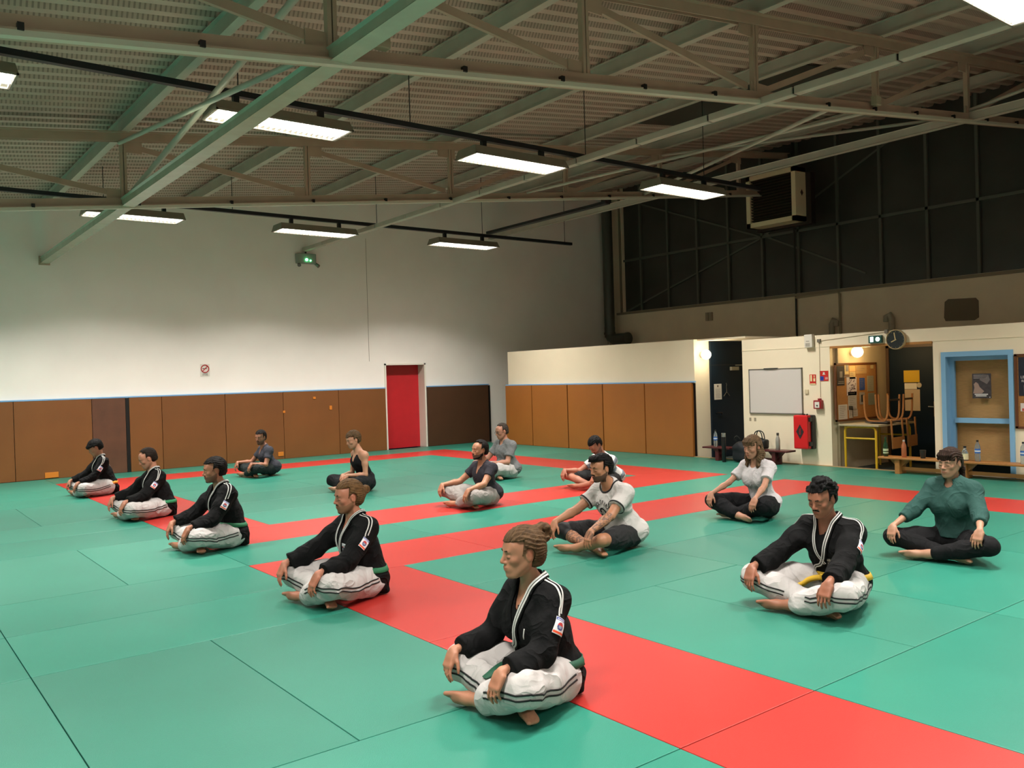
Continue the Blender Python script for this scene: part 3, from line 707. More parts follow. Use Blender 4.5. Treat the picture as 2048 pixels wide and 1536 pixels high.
# exit sign, clock
t = empty('exit_sign', (XP, 6.95, 2.01), label='small lit green and white exit sign above the doorway', cat='exit sign')
MB(t.location).box(XP - .05, 6.845, 1.952, XP, 7.055, 2.068, bev=.005).build('housing', mat('exit_green', '#1E5148', .5), t)
ex = mat('exit_glow', '#FFFFFF', .5, emit=(.80, 1.0, .95), estr=3.0)
MB(t.location).box(XP - .053, 6.975, 1.972, XP - .049, 7.025, 2.048).build('running_figure', ex, t)
MB(t.location).sphere((XP - .05, 6.905, 2.01), .034, 18, (.2, 1, 1)).build('arrow_symbol', ex, t, 60)
MB(t.location).bar((XP - .059, 6.925, 2.01), (XP - .059, 6.885, 2.01), .003, .008).build('arrow_shaft', mat('exit_green', '#1E5148', .5), t)
t = empty('wall_clock', (XP, 6.62, 1.99), label='round dark-faced wall clock with a pale rim above the doorway', cat='clock')
MB(t.location).lathe((XP, 6.62, 1.99), [(.145, 0), (.150, .01), (.150, .055), (.142, .062), (.136, .055), (.136, .045)], 40, 'x').build('rim', mat('clock_rim', '#B39C74', .4), t, 40)
MB(t.location).cyl((XP - .046, 6.62, 1.99), (XP - .05, 6.62, 1.99), .137, seg=40).build('dial', mat('clock_dial', '#22282A', .35), t)
gold = mat('clock_hand_gold', '#C9B27E', .4)
MB(t.location).bar((XP - .056, 6.62, 1.98), (XP - .056, 6.64, 2.095), .006, .014, up=(0, 1, 0)).build('minute_hand', gold, t)
MB(t.location).bar((XP - .054, 6.61, 1.99), (XP - .054, 6.69, 1.955), .006, .014, up=(0, 0, 1)).build('hour_hand', gold, t)
for k in range(12):
    a = k * PI / 6; MB(t.location).bar((XP - .0515, 6.62 + .115 * math.cos(a), 1.99 + .115 * math.sin(a)), (XP - .0515, 6.62 + .127 * math.cos(a), 1.99 + .127 * math.sin(a)), .002, .004, up=(1, 0, 0)).build('hour_mark', gold, t)
# corkboard inside the doorway, on the Y = 7.7 wall
cork = mat('cork', '#9A6A38', .85, noise=.18, nscale=60); cfr = mat('cork_frame_brown', '#5E3418', .5)
t = empty('corkboard', (13.14, 7.70, 1.19), label='corkboard crowded with papers inside the doorway', cat='corkboard')
MB(t.location).box(12.56, 7.685, .74, 13.78, 7.70, 1.645).build('cork_panel', cork, t)
b = MB(t.location)
for q in ((12.54, .72, 13.80, .75), (12.54, 1.635, 13.80, 1.665), (12.54, .72, 12.57, 1.665), (13.77, .72, 13.80, 1.665)): b.box(q[0], 7.675, q[1], q[2], 7.70, q[3])
b.build('frame', cfr, t)
sh = [  # x, z, w, h, colour, label
    (12.70, 1.46, .22, .32, '#2B2422', 'dark poster at the top left of the doorway corkboard'), (12.88, 1.56, .12, .16, '#BFA878', 'tan leaflet beside the dark poster on the corkboard'),
    (13.05, 1.57, .18, .09, '#C99A62', 'orange strip leaflet at the top of the corkboard'), (13.05, 1.46, .18, .12, '#B99C6A', 'ochre card below the orange strip on the corkboard'), (13.32, 1.55, .34, .14, '#A88454', 'wide brown print at the top right of the corkboard'), (13.66, 1.59, .09, .06, '#B8A070', 'tiny tan card at the top right corner of the corkboard'),
    (13.02, 1.28, .30, .30, '#B8AEB4', 'white poster full of small figures in the middle of the corkboard'), (13.34, 1.31, .16, .20, '#27458C', 'blue leaflet in the middle of the corkboard'), (13.60, 1.31, .20, .26, '#8F8A78', 'grey sheet at the right of the corkboard'),
    (13.03, 1.04, .26, .30, '#A5A09A', 'plain grey sheet below the figure poster'), (13.33, 1.07, .16, .20, '#8E8782', 'card with a dark portrait on the corkboard'), (13.62, 1.05, .20, .20, '#7D8478', 'greenish photo card at the right of the corkboard'),
    (12.74, .87, .26, .24, '#B9B4AC', 'white printed sheet at the bottom left of the corkboard'), (12.98, .86, .12, .20, '#A8A39A', 'narrow pale sheet at the bottom of the corkboard'), (13.10, .84, .16, .12, '#A39C92', 'pale card hanging low on the corkboard')]
for (x, z, w_, h_, c, lab) in sh:
    t = empty('pinned_sheet', (x, 7.684, z), label=lab, cat='sheet', group='papers pinned on the doorway corkboard')
    MB(t.location).box(x - w_ / 2, 7.6815, z - h_ / 2, x + w_ / 2, 7.6845, z + h_ / 2).build('sheet', mat('sheet_' + c.strip('#'), c, .8), t)
    rr = random.Random(x * 100 + z)
    b = MB(t.location); n_ = 0
    if 'figures' in lab:
        for k in range(26):
            a, q = rr.uniform(x - w_ * .42, x + w_ * .36), rr.uniform(z - h_ * .4, z + h_ * .34); b.box(a, 7.680, q, a + .012 + .01 * rr.random(), 7.6816, q + .022); n_ += 1
        b.build('figures', mat('violet_ink', '#4A2A3A', .8), t)
    elif 'portrait' in lab: b.box(x - .035, 7.680, z - .06, x + .035, 7.6816, z + .06).build('portrait', ink, t)
    elif 'dark poster' in lab:
        b.box(x - .09, 7.680, z - .13, x + .09, 7.6816, z - .115).box(x - .07, 7.680, z - .10, x + .09, 7.6816, z - .09).box(x - .03, 7.680, z - .03, x + .05, 7.6816, z + .07); b.build('print', mat('poster_grey', '#7A7470', .8), t)
    elif w_ > .1 and h_ > .1:
        for k in range(int(h_ / .03) - 1):
            q = z + h_ / 2 - .03 * (k + 1); b.box(x - w_ * .38, 7.680, q, x + w_ * (.38 - .3 * rr.random()), 7.6816, q + .005)
        b.build('print', mat('grey_ink', '#77736C', .8), t)
# inner door with papers
d = empty('door_3', (14.19, 7.25, 0), label='dark blue inner door with papers and a brass handle'); structure(d)
MB(d.location).box(14.15, 6.82, -.05, 14.195, 7.66, 1.90).build('door_leaf', navy, d)
b = MB(d.location)
b.box(14.13, 7.64, -.05, 14.198, 7.69, 1.95).box(14.13, 6.77, -.05, 14.198, 6.82, 1.95).box(14.13, 6.77, 1.90, 14.198, 7.69, 1.95); b.build('door_frame', mat('frame_dark_wood', '#4A3320', .5), d)
brass = mat('brass', '#B08A48', .3, metal=.7)
MB(d.location).box(14.135, 6.85, .74, 14.15, 6.89, .99, bev=.004).build('door_plate', brass, d)
MB(d.location).tube([(14.14, 6.87, .90), (14.10, 6.87, .90), (14.095, 6.96, .905)], .009, 8).build('door_handle', chrome, d)
for (y_, z, w_, h_, m, lab) in ((7.255, 1.41, .27, .20, yellowp, 'yellow card at the top of the inner door'), (7.275, 1.245, .21, .10, paper, 'white strip below the yellow card on the inner door'),
                               (7.25, 1.01, .26, .36, mat('paper_tan', '#B8A48A', .8), 'tan sheet taped low on the inner door')):
    t = empty('door_notice', (14.149, y_, z), label=lab, cat='notice')
    MB(t.location).box(14.146, y_ - w_ / 2, z - h_ / 2, 14.149, y_ + w_ / 2, z + h_ / 2).build('sheet', m, t)
    if z < 1.1: MB(t.location).bar((14.145, y_ + .02, z + .03), (14.145, y_ - .02, z + .055), .002, .008, up=(1, 0, 0)).build('scribble', ink, t)
one('round_sticker', MB((14.15, 7.13, 1.26)).cyl((14.1445, 7.13, 1.26), (14.149, 7.13, 1.26), .042, seg=22), mat('sticker_cream', '#B9AE96', .6), 'round cream sticker overlapping the white strip on the inner door', 'sticker')
# school table with two chairs turned upside down on it
t = empty('school_table', (13.0, 7.35, 0), label='school table with yellow tube legs inside the doorway', cat='table')
MB(t.location).box(12.56, 6.98, .655, 13.72, 7.66, .685, bev=.006).build('table_top', mat('table_top_beige', '#A39678', .5), t)
yel = mat('yellow_tube_paint', '#C9A018', .4)
for x in (12.62, 13.66):
    b = MB(t.location)
    b.tube([(x, 7.06, -.06), (x, 7.06, .58), (x, 7.08, .63), (x, 7.12, .645), (x, 7.52, .645), (x, 7.56, .63), (x, 7.58, .58), (x, 7.58, -.06)], .019, 12)
    b.build('leg_frame', yel, t, 60); MB(t.location).cyl((x, 7.06, .46), (x, 7.58, .46), .015, seg=12).build('stretcher', yel, t, 60)
MB(t.location).box(12.60, 7.56, .61, 13.70, 7.58, .65).build('apron', yel, t)
plym = mat('bent_plywood', '#9A6430', .45, noise=.1, nscale=8); chd = mat('chair_seat_dark', '#2A211C', .5)
def upside_chair(cx, cy, rz, label):
    t = empty('stacked_chair', (cx, cy, .70), math.radians(rz), label=label, cat='chair', group='chairs turned upside down on the table')
    z = 0.0
    # seat and backrest: the seat lies on the table, the legs point up, the back hangs below the edge
    b = MB(); b.box(-.19, -.19, .0, .19, .19, .022, bev=.008).build('seat', chd, t)
    b = MB(); b.box(-.185, -.265, -.40, .185, -.245, -.22, bev=.008).build('backrest', plym, t)
    for s_ in (-1, 1):
        MB().bar((s_ * .165, -.235, .06), (s_ * .165, -.255, -.40), .032, .022, up=(0, 1, 0), bev=.004).build('back_post', plym, t)
        pts = [(s_ * .175, -.20, .44), (s_ * .175, -.185, .15), (s_ * .175, -.14, .045), (s_ * .175, -.06, .028), (s_ * .175, .06, .028), (s_ * .175, .14, .045), (s_ * .175, .185, .15), (s_ * .175, .20, .44)]
        b = MB(); P = spline(pts, 22)
        for i in range(21): b.bar(P[i], P[i + 1], .026, .018, up=(1, 0, 0))
        b.build('leg', plym, t)
    MB().bar((-.175, -.197, .36), (.175, -.197, .36), .016, .03).build('stretcher', chd, t)
upside_chair(12.98, 7.15, 0, 'wooden-framed school chair lying upside down on the table, left one')
upside_chair(13.44, 7.17, 6, 'wooden-framed school chair lying upside down on the table, right one')
# benches
def bench(y0, y1, x, h, m, legs, label):
    t = empty('bench', (x, (y0 + y1) / 2, 0), label=label, cat='bench')
    MB(t.location).box(x - .13, y0, h - .03, x + .13, y1, h, bev=.008).build('seat', m, t)
    for yl in legs:
        b = MB(t.location); b.box(x - .10, yl - .035, 0, x + .10, yl + .035, h - .03, bev=.004)
        b.prism([(yl + .03, h - .15), (yl + .15, h - .03), (yl + .03, h - .03)], 'x', x - .04, x + .04).prism([(yl - .03, h - .15), (yl - .15, h - .03), (yl - .03, h - .03)], 'x', x - .04, x + .04)
        b.build('leg', m, t)
    MB(t.location).box(x - .015, y0 + .2, .05, x + .015, y1 - .2, .10).build('stretcher', m, t)
    return t
bench(4.0, 6.78, 12.28, .245, mat('bench_pine', '#A8713A', .45, noise=.12, nscale=3, stretch=(6, 1, 6)), (6.5, 5.55, 4.3), 'long light wooden bench in front of the doorway and blue-framed window')
bench(9.50, 10.10, 12.26, .245, mat('bench_dark_red', '#4A1418', .4), (9.80,), 'short dark red bench by the alcove carrying a water bottle')
bench(8.34, 9.12, 12.26, .245, mat('bench_dark_red', '#4A1418', .4), (8.62,), 'short dark red bench under the whiteboard carrying a steel flask')
# bottles
clear = mat('clear_plastic', '#C8D4D8', .12, trans=.85, spec=.5); capb = mat('cap_dark', '#1A1A1E', .4)
def bottle(x, y, z, kind, label):
    t = empty('bottle', (x, y, z), label=label, cat='bottle', group='drinks on the benches')
    p = (x, y, z)
    if kind == 'water':
        MB(p).lathe(p, [(.028, 0), (.036, .008), (.036, .10), (.033, .11), (.036, .12), (.036, .19), (.030, .225), (.014, .26), (.013, .275)], 22).build('body', clear, t, 60)
        MB(p).lathe(p, [(.0372, .115), (.0372, .175)], 22).build('bottle_label', mat('label_blue', '#2B62B0', .5), t, 60)
        MB(p).lathe(p, [(.0376, .135), (.0376, .155)], 22).build('label_band', mat('label_white', '#C8D2DC', .5), t, 60)
        MB(p).lathe(p, [(.015, .272), (.015, .295)], 16).build('cap', capb, t, 60)
    elif kind == 'flask':
        MB(p).lathe(p, [(.033, 0), (.036, .006), (.036, .15), (.033, .19), (.020, .23), (.017, .245)], 26).build('body', mat('flask_steel', '#A8A49C', .4, metal=.6), t, 60)
        MB(p).lathe(p, [(.020, .245), (.021, .25), (.021, .285), (.018, .29)], 20).build('cap', mat('flask_cap', '#54504A', .3, metal=.6), t, 60)
    elif kind == 'copper':
        MB(p).lathe(p, [(.032, 0), (.035, .006), (.035, .14), (.032, .18), (.018, .215), (.015, .235)], 26).build('body', mat('flask_copper', '#A8603A', .45), t, 60)
        MB(p).lathe(p, [(.016, .232), (.017, .25), (.015, .256)], 20).build('cap', mat('flask_cap_pale', '#C9C4BC', .3, metal=.5), t, 60)
    elif kind == 'green':
        MB(p).lathe(p, [(.030, 0), (.037, .008), (.037, .14), (.032, .18), (.016, .22), (.013, .27)], 24).build('body', mat('green_glass', '#12381A', .15, spec=.6), t, 60)
        MB(p).lathe(p, [(.0380, .045), (.0380, .065)], 24).build('bottle_label', mat('label_pale_green', '#B8C8A0', .5), t, 60)
        MB(p).lathe(p, [(.0380, .080), (.0380, .115)], 24).build('bottle_label', mat('label_pale_green', '#B8C8A0', .5), t, 60)
        MB(p).lathe(p, [(.015, .268), (.015, .29)], 16).build('cap', mat('cap_green', '#1D3A20', .4), t, 60)
    elif kind == 'milk':
        MB(p).lathe(p, [(.034, 0), (.044, .008), (.044, .11), (.030, .15), (.018, .165), (.018, .185)], 24).build('body', clear, t, 60)
        MB(p).lathe(p, [(.0448, .02), (.0448, .10)], 24).build('bottle_label', mat('label_cream', '#D8D2A8', .6), t, 60)
        MB(p).lathe(p, [(.020, .182), (.020, .205)], 16).build('cap', capb, t, 60)
    elif kind == 'mug':
        MB(p).lathe(p, [(.032, 0), (.034, .004), (.044, .12), (.041, .12)], 24).build('body', mat('mug_dark', '#26221E', .5), t, 60)
    return t
B2 = .245
bottle(12.24, 6.70, B2, 'green', 'dark green bottle at the left end of the light wooden bench')
bottle(12.24, 6.42, B2, 'copper', 'copper coloured flask on the light wooden bench')
t_ = bottle(12.24, 6.14, B2, 'mug', 'dark open cup on the light wooden bench'); t_.name = 'cup'; t_['category'] = 'cup'
bottle(12.24, 5.55, B2, 'milk', 'squat clear bottle with cream label, behind the woman in the green sweater')
bottle(12.24, 5.38, B2, 'water', 'clear water bottle with blue label in front of the blue-framed window')
bottle(12.24, 4.80, B2, 'water', 'water bottle at the right edge of the photo')
bottle(12.24, 9.88, B2, 'water', 'water bottle with blue label on the left dark red bench')
bottle(12.24, 8.58, B2, 'flask', 'tall steel flask on the right dark red bench')
bag = Shape() if False else None
t = empty('backpack', (12.24, 9.30, 0), label='dark backpack slumped between the two dark red benches', cat='backpack')
PACKS = [t]
t = empty('handbag', (12.26, 8.95, .245), label='black handbag with raised handles on the right dark red bench', cat='handbag')
PACKS.append(t)
t = empty('travel_mug', (12.06, 9.56, .0), label='tall black travel mug with silver lid beside the backpack', cat='mug')
MB(t.location).lathe((12.06, 9.56, 0), [(.030, 0), (.034, .01), (.036, .36), (.036, .44)], 22).build('body', mat('mug_black', '#101114', .3), t, 60)
MB(t.location).lathe((12.06, 9.56, 0), [(.036, .44), (.037, .50), (.034, .51)], 22).build('lid', mat('mug_lid_silver', '#9AA09C', .25, metal=.8), t, 60)
# blue-framed glazed panel with a woven blind behind it
w_ = empty('window_2', (XP, 5.48, .9), label='pale blue framed glazed panel with a woven tan blind'); structure(w_)
bf = mat('frame_blue', '#7CACD0', .45)
b = MB(w_.location)
b.box(XP - .03, 5.90, -.0, XP + .16, 5.965, 1.70).box(XP - .03, 5.0, -.0, XP + .16, 5.06, 1.70).box(XP - .03, 5.0, 1.70, XP + .16, 5.965, 1.77)
b.build('window_frame', bf, w_)
b = MB(w_.location)
b.box(XP + .10, 5.84, .02, XP + .15, 5.90, 1.64).box(XP + .10, 5.06, .02, XP + .15, 5.10, 1.64).box(XP + .10, 5.06, 1.64, XP + .15, 5.90, 1.70).box(XP + .08, 5.10, .75, XP + .15, 5.84, .82)
b.build('window_sash', bf, w_)
pane = mat('window_glass', '#101010', .05, alpha=.10, spec=.5)
for z0, z1 in ((.02, .75), (.82, 1.64)): MB(w_.location).box(XP + .12, 5.10, z0, XP + .126, 5.84, z1).build('window_pane', pane, w_)
MB(w_.location).box(XP + .06, 5.0, -.02, XP + .16, 5.965, .02).build('window_sill', mat('sill_pale', '#B8B2A4', .5), w_)
bl = empty('woven_blind', (XP + .2, 5.48, .9), label='tan woven blind behind the blue-framed glazing', cat='blind')
blm = mat('woven_tan', '#D2A468', .85, noise=.15, nscale=14, stretch=(1, 1, 14), bump=.6, bscale=90)
b = MB(bl.location)
zz = .17
while zz < 1.70:
    b.box(XP + .185, 5.02, zz, XP + .195, 5.95, zz + .021); zz += .022
b.build('blind_fabric', blm, bl)
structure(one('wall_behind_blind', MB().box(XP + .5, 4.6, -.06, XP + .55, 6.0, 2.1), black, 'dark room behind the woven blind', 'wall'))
# poster on the glazing
t = empty('poster', (XP + .115, 5.47, 1.265), label='dark poster with a pale figure on the blue-framed window', cat='poster')
x = XP + .117
MB(t.location).box(x, 5.345, 1.10, x + .003, 5.60, 1.45).build('sheet', mat('poster_dark', '#3A3436', .7, noise=.25, nscale=18), t)
b = MB(t.location); b.prism([(5.59, 1.17), (5.47, 1.17), (5.44, 1.20), (5.50, 1.26), (5.52, 1.31), (5.55, 1.33), (5.58, 1.30), (5.57, 1.25)], 'x', x - .002, x); b.build('pale_figure', mat('poster_skin', '#9A8074', .7), t)
b = MB(t.location); b.prism([(5.50, 1.36), (5.40, 1.30), (5.36, 1.36), (5.38, 1.43), (5.46, 1.44)], 'x', x - .002, x); b.build('grey_shape', mat('poster_grey2', '#6E6462', .7), t)
b = MB(t.location)
for zt in (1.405, 1.425, 1.385): b.box(x - .002, 5.40, zt, x, 5.58, zt + .004)
b.box(x - .002, 5.39, 1.150, x, 5.57, 1.163).box(x - .002, 5.41, 1.128, x, 5.555, 1.141).box(x - .002, 5.36, 1.11, x, 5.372, 1.122); b.build('lettering', mat('poster_white', '#D8D4D0', .7), t)
# right corkboard with a poster
t = empty('corkboard', (XP, 4.55, 1.2), label='corkboard cut off by the right edge of the photo', cat='corkboard')
MB(t.location).box(XP - .012, 4.1, .71, XP, 4.975, 1.69).build('cork_panel', cork, t)
b = MB(t.location)
for q in ((4.95, .70, 4.985, 1.70), (4.08, .70, 4.115, 1.70), (4.08, .695, 4.985, .725), (4.08, 1.675, 4.985, 1.705)): b.box(XP - .025, q[0], q[1], XP, q[2], q[3])
b.build('frame', cfr, t)
t = empty('poster', (XP - .013, 4.7, 1.42), label='dark blue poster with white lettering on the right corkboard', cat='poster')
MB(t.location).box(XP - .017, 4.50, 1.14, XP - .013, 4.935, 1.66).build('sheet', mat('poster_navy', '#12192A', .6, noise=.3, nscale=12), t)
wh = mat('poster_white', '#D8D4D0', .7)
text_mesh('lettering', 'LE', .05, (XP - .0195, 4.91, 1.375), RX, UP, wh, t, align='LEFT'); text_mesh('lettering', 'REG', .045, (XP - .0195, 4.90, 1.325), RX, UP, wh, t, align='LEFT')
MB(t.location).box(XP - .019, 4.55, 1.17, XP - .0165, 4.87, 1.28).build('pale_block', wh, t)
t = empty('pinned_sheet', (XP - .013, 4.83, 1.0), label='white and red leaflet low on the right corkboard', cat='sheet')
MB(t.location).box(XP - .016, 4.70, .93, XP - .013, 4.92, 1.04).build('sheet', mat('leaflet_white', '#CFC4BC', .7), t)
MB(t.location).box(XP - .018, 4.86, .935, XP - .0155, 4.90, .97).build('red_mark', mat('leaflet_red', '#B84A42', .7), t)
# small fittings under the near truss
one('spot_bracket', MB((10.2, 5.6, 4.9)).box(10.14, 5.55, 4.84, 10.26, 5.63, 4.95, bev=.01), mat('bracket_beige', '#A39880', .5), 'small beige box fixed on the near truss at the right', 'fitting')
one('spot_bracket', MB((3.2, 5.6, 4.1)).box(3.14, 5.55, 4.06, 3.26, 5.63, 4.16, bev=.01), mat('bracket_beige', '#A39880', .5), 'small beige box fixed on the near truss beside the thick tie beam', 'fitting')
# ------------------------------------------------------------------ organic shapes: distance fields turned into meshes
f32 = np.float32
class Shape:
    """a list of soft-joined primitives; eval(p) gives the distance at points p (n,3)"""
    def __init__(s): s.pr = []; s.post = []
    def ell(s, c, r, k=.02, R=None, sub=False):
        s.pr.append(('e', np.array(c, f32), np.array(r, f32), k, None if R is None else np.array(R, f32), sub)); return s
    def cap(s, a, b, ra, rb=None, k=.02, sub=False, flat=None):
        """tapered capsule; flat=(axis, factor) squashes it along a direction"""
        s.pr.append(('c', np.array(a, f32), np.array(b, f32), ra, ra if rb is None else rb, k, sub, flat)); return s
    def chain(s, pts, rs, k=.02, sub=False):
        for i in range(len(pts) - 1): s.cap(pts[i], pts[i + 1], rs[i], rs[i + 1], k, sub)
        return s
    def rbox(s, c, h, r, k=.02, R=None, sub=False):
        s.pr.append(('b', np.array(c, f32), np.array(h, f32), r, k, None if R is None else np.array(R, f32), sub)); return s
    def fn(s, f): s.post.append(f); return s
    def bbox(s):
        lo = np.full(3, 9.); hi = np.full(3, -9.)
        for q in s.pr:
            if q[-1] is True or (q[0] == 'c' and q[6]): continue
            if q[0] == 'e': a = q[1] - q[2].max(); b = q[1] + q[2].max()
            elif q[0] == 'b': m = float(np.linalg.norm(q[2])) + q[3]; a = q[1] - m; b = q[1] + m
            else:
                m = max(q[3], q[4]); a = np.minimum(q[1], q[2]) - m; b = np.maximum(q[1], q[2]) + m
            lo = np.minimum(lo, a); hi = np.maximum(hi, b)
        return lo - .02, hi + .02
    @staticmethod
    def dist(q, p):
        if q[0] == 'e':
            d = p - q[1]
            if q[4] is not None: d = d @ q[4]
            a = d / q[2]; k0 = np.sqrt((a * a).sum(-1)) + 1e-6
            b = a / q[2]; k1 = np.sqrt((b * b).sum(-1)) + 1e-6
            return k0 * (k0 - 1) / k1
        if q[0] == 'b':
            d = p - q[1]
            if q[5] is not None: d = d @ q[5]
            e = np.abs(d) - q[2]
            return np.sqrt((np.maximum(e, 0) ** 2).sum(-1)) + np.minimum(e.max(-1), 0) - q[3]
        a, b = q[1], q[2]; ab = b - a; L = float(ab @ ab) + 1e-9
        pa = p - a
        t = np.clip((pa @ ab) / L, 0, 1)
        v = pa - t[..., None] * ab
        if q[7] is not None:
            ax = np.array(q[7][0], f32); ax /= np.linalg.norm(ax)
            v = v + (v @ ax)[..., None] * ax * (1 / q[7][1] - 1)
        return np.sqrt((v * v).sum(-1)) - (q[3] + (q[4] - q[3]) * t)
    @staticmethod
    def sub(q): return q[-1] is True or (q[0] == 'c' and q[6])
    @staticmethod
    def kk(q): return q[5] if q[0] == 'c' else (q[3] if q[0] == 'e' else q[4])
    def eval(s, p):
        p = np.asarray(p, f32); F = np.full(p.shape[:-1], .06, f32)
        for q in s.pr:
            d = s.dist(q, p); F = s.comb(F, d, s.kk(q), s.sub(q))
        for f in s.post: F = f(p, F)
        return F
    @staticmethod
    def comb(F, d, k, sub):
        if sub:
            d = -d; h = np.maximum(k - np.abs(F - d), 0) / k
            return np.maximum(F, d) + h * h * k * .25
        h = np.maximum(k - np.abs(F - d), 0) / k
        return np.minimum(F, d) - h * h * k * .25
    def grid(s, ax):
        X, Y, Z = [a.astype(f32) for a in ax]
        F = np.full((len(X), len(Y), len(Z)), .06, f32)
        for q in s.pr:
            k = s.kk(q); m = k + .03
            if q[0] == 'c': lo = np.minimum(q[1], q[2]) - max(q[3], q[4]) - m; hi = np.maximum(q[1], q[2]) + max(q[3], q[4]) + m
            else:
                e = float(q[2].max()) if q[0] == 'e' else float(np.linalg.norm(q[2])) + q[3]
                lo = q[1] - e - m; hi = q[1] + e + m
            ix = [slice(int(np.searchsorted(A, l)), int(np.searchsorted(A, h))) for A, l, h in zip((X, Y, Z), lo, hi)]
            if any(i.stop <= i.start for i in ix): continue
            P = np.stack(np.meshgrid(X[ix[0]], Y[ix[1]], Z[ix[2]], indexing='ij'), -1)
            d = s.dist(q, P)
            F[ix[0], ix[1], ix[2]] = s.comb(F[ix[0], ix[1], ix[2]], d, k, s.sub(q))
        if s.post:
            nz = np.abs(F) < .035
            idx = np.nonzero(nz)
            P = np.stack((X[idx[0]], Y[idx[1]], Z[idx[2]]), -1)
            v = F[idx]
            for f in s.post: v = f(P, v)
            F[idx] = v
        return F
def axis(lo, hi, base, fine=()):
    """non-uniform sampling: fine = [(a, b, step), ...]"""
    out = [lo]; x = lo
    while x < hi:
        st = base
        for (a, b, t) in fine:
            if a - base <= x <= b: st = min(st, t)
        x += st; out.append(x)
    return np.array(out)
def surf_nets(F, ax):
    X, Y, Z = ax
    S = F < 0
    nx, ny, nz = F.shape
    c = np.zeros((nx - 1, ny - 1, nz - 1), np.uint8)
    for i in (0, 1):
        for j in (0, 1):
            for k in (0, 1): c += S[i:nx - 1 + i, j:ny - 1 + j, k:nz - 1 + k]
    act = (c > 0) & (c < 8)
    I, J, K = np.nonzero(act)
    n = len(I)
    idm = np.full(act.shape, -1, np.int32); idm[I, J, K] = np.arange(n)
    acc = np.zeros((n, 3)); cnt = np.zeros(n)
    cor = [(0, 0, 0), (1, 0, 0), (0, 1, 0), (1, 1, 0), (0, 0, 1), (1, 0, 1), (0, 1, 1), (1, 1, 1)]
    for a, b in ((0, 1), (2, 3), (4, 5), (6, 7), (0, 2), (1, 3), (4, 6), (5, 7), (0, 4), (1, 5), (2, 6), (3, 7)):
        ca, cb = cor[a], cor[b]
        fa = F[I + ca[0], J + ca[1], K + ca[2]]; fb = F[I + cb[0], J + cb[1], K + cb[2]]
        m = (fa < 0) != (fb < 0)
        t = np.where(m, fa / np.where(m, fa - fb, 1), 0)
        for d, A, Q in ((0, X, I), (1, Y, J), (2, Z, K)):
            pa = A[Q + ca[d]]; pb = A[Q + cb[d]]
            acc[:, d] += np.where(m, pa + t * (pb - pa), 0)
        cnt += m
    V = acc / cnt[:, None]
    quads = []
    def emit(m, off, flip_on):
        i, j, k = np.nonzero(m)
        return i, j, k
    # x edges
    for d in range(3):
        sl0 = [slice(None)] * 3; sl1 = [slice(None)] * 3
        sl0[d] = slice(0, -1); sl1[d] = slice(1, None)
        A = S[tuple(sl0)]; B = S[tuple(sl1)]
        m = A != B
        i, j, k = np.nonzero(m)
        g = [i, j, k]; o = [q for q in range(3) if q != d]
        ok = (g[o[0]] > 0) & (g[o[1]] > 0) & (g[o[0]] < F.shape[o[0]] - 1) & (g[o[1]] < F.shape[o[1]] - 1)
        i, j, k = i[ok], j[ok], k[ok]; g = [i, j, k]
        fl = A[i, j, k]
        def at(da, db):
            h = [g[0].copy(), g[1].copy(), g[2].copy()]
            h[o[0]] = h[o[0]] + da; h[o[1]] = h[o[1]] + db
            return idm[h[0], h[1], h[2]]
        q = np.stack((at(-1, -1), at(0, -1), at(0, 0), at(-1, 0)), -1)
        if d == 1: fl = ~fl
        q[~fl] = q[~fl][:, ::-1]
        quads.append(q)
    Q = np.concatenate(quads)
    return V, Q[(Q >= 0).all(1)]
def mesh_from(name, V, Q, m, parent=None, col=None):
    me = bpy.data.meshes.new(name)
    me.vertices.add(len(V)); me.vertices.foreach_set('co', V.astype(f32).ravel())
    k = Q.shape[1]
    me.loops.add(len(Q) * k); me.loops.foreach_set('vertex_index', Q.astype(np.int32).ravel())
    me.polygons.add(len(Q)); me.polygons.foreach_set('loop_start', np.arange(0, len(Q) * k, k, dtype=np.int32))
    me.polygons.foreach_set('use_smooth', np.ones(len(Q), bool))
    me.update(); me.validate()
    if col is not None:
        a = me.color_attributes.new('tint', 'FLOAT_COLOR', 'POINT')
        a.data.foreach_set('color', np.concatenate((col, np.ones((len(V), 1))), 1).astype(f32).ravel())
    if m: me.materials.append(m)
    return link(name, me, parent)
def relax(V, Q, it=2, lam=.5):
    for _ in range(it):
        s_ = np.zeros_like(V); c = np.zeros(len(V))
        for a in range(4):
            for b in (1, 3):
                np.add.at(s_, Q[:, a], V[Q[:, (a + b) % 4]]); np.add.at(c, Q[:, a], 1)
        V = V + lam * (s_ / np.maximum(c, 1)[:, None] - V)
    return V
def realize(name, sh, m, parent, base=.008, fine=((), (), ()), colf=None, it=1):
    lo, hi = sh.bbox()
    ax = [axis(lo[d], hi[d], base, fine[d]) for d in range(3)]
    F = sh.grid(ax)
    V, Q = surf_nets(F, ax)
    if it: V = relax(V, Q, it)
    return mesh_from(name, V, Q, m, parent, None if colf is None else colf(V))
def project(sh, P, D, steps=40, off=.0025):
    """move points P along directions D until they meet the surface of sh, then lift them by off"""
    P = np.array(P, f32); D = np.array(D, f32); D = D / np.linalg.norm(D, axis=-1, keepdims=True)
    for _ in range(steps):
        d = sh.eval(P) - off
        P = P + D * np.clip(d, -.02, .03)[..., None] * .8
    return P
def grad(sh, P):
    e = .004; P = np.asarray(P, f32); g = []
    for i in range(3):
        q = np.zeros(3, f32); q[i] = e
        g.append(sh.eval(P + q) - sh.eval(P - q))
    g = np.stack(g, -1); return g / (np.linalg.norm(g, axis=-1, keepdims=True) + 1e-9)
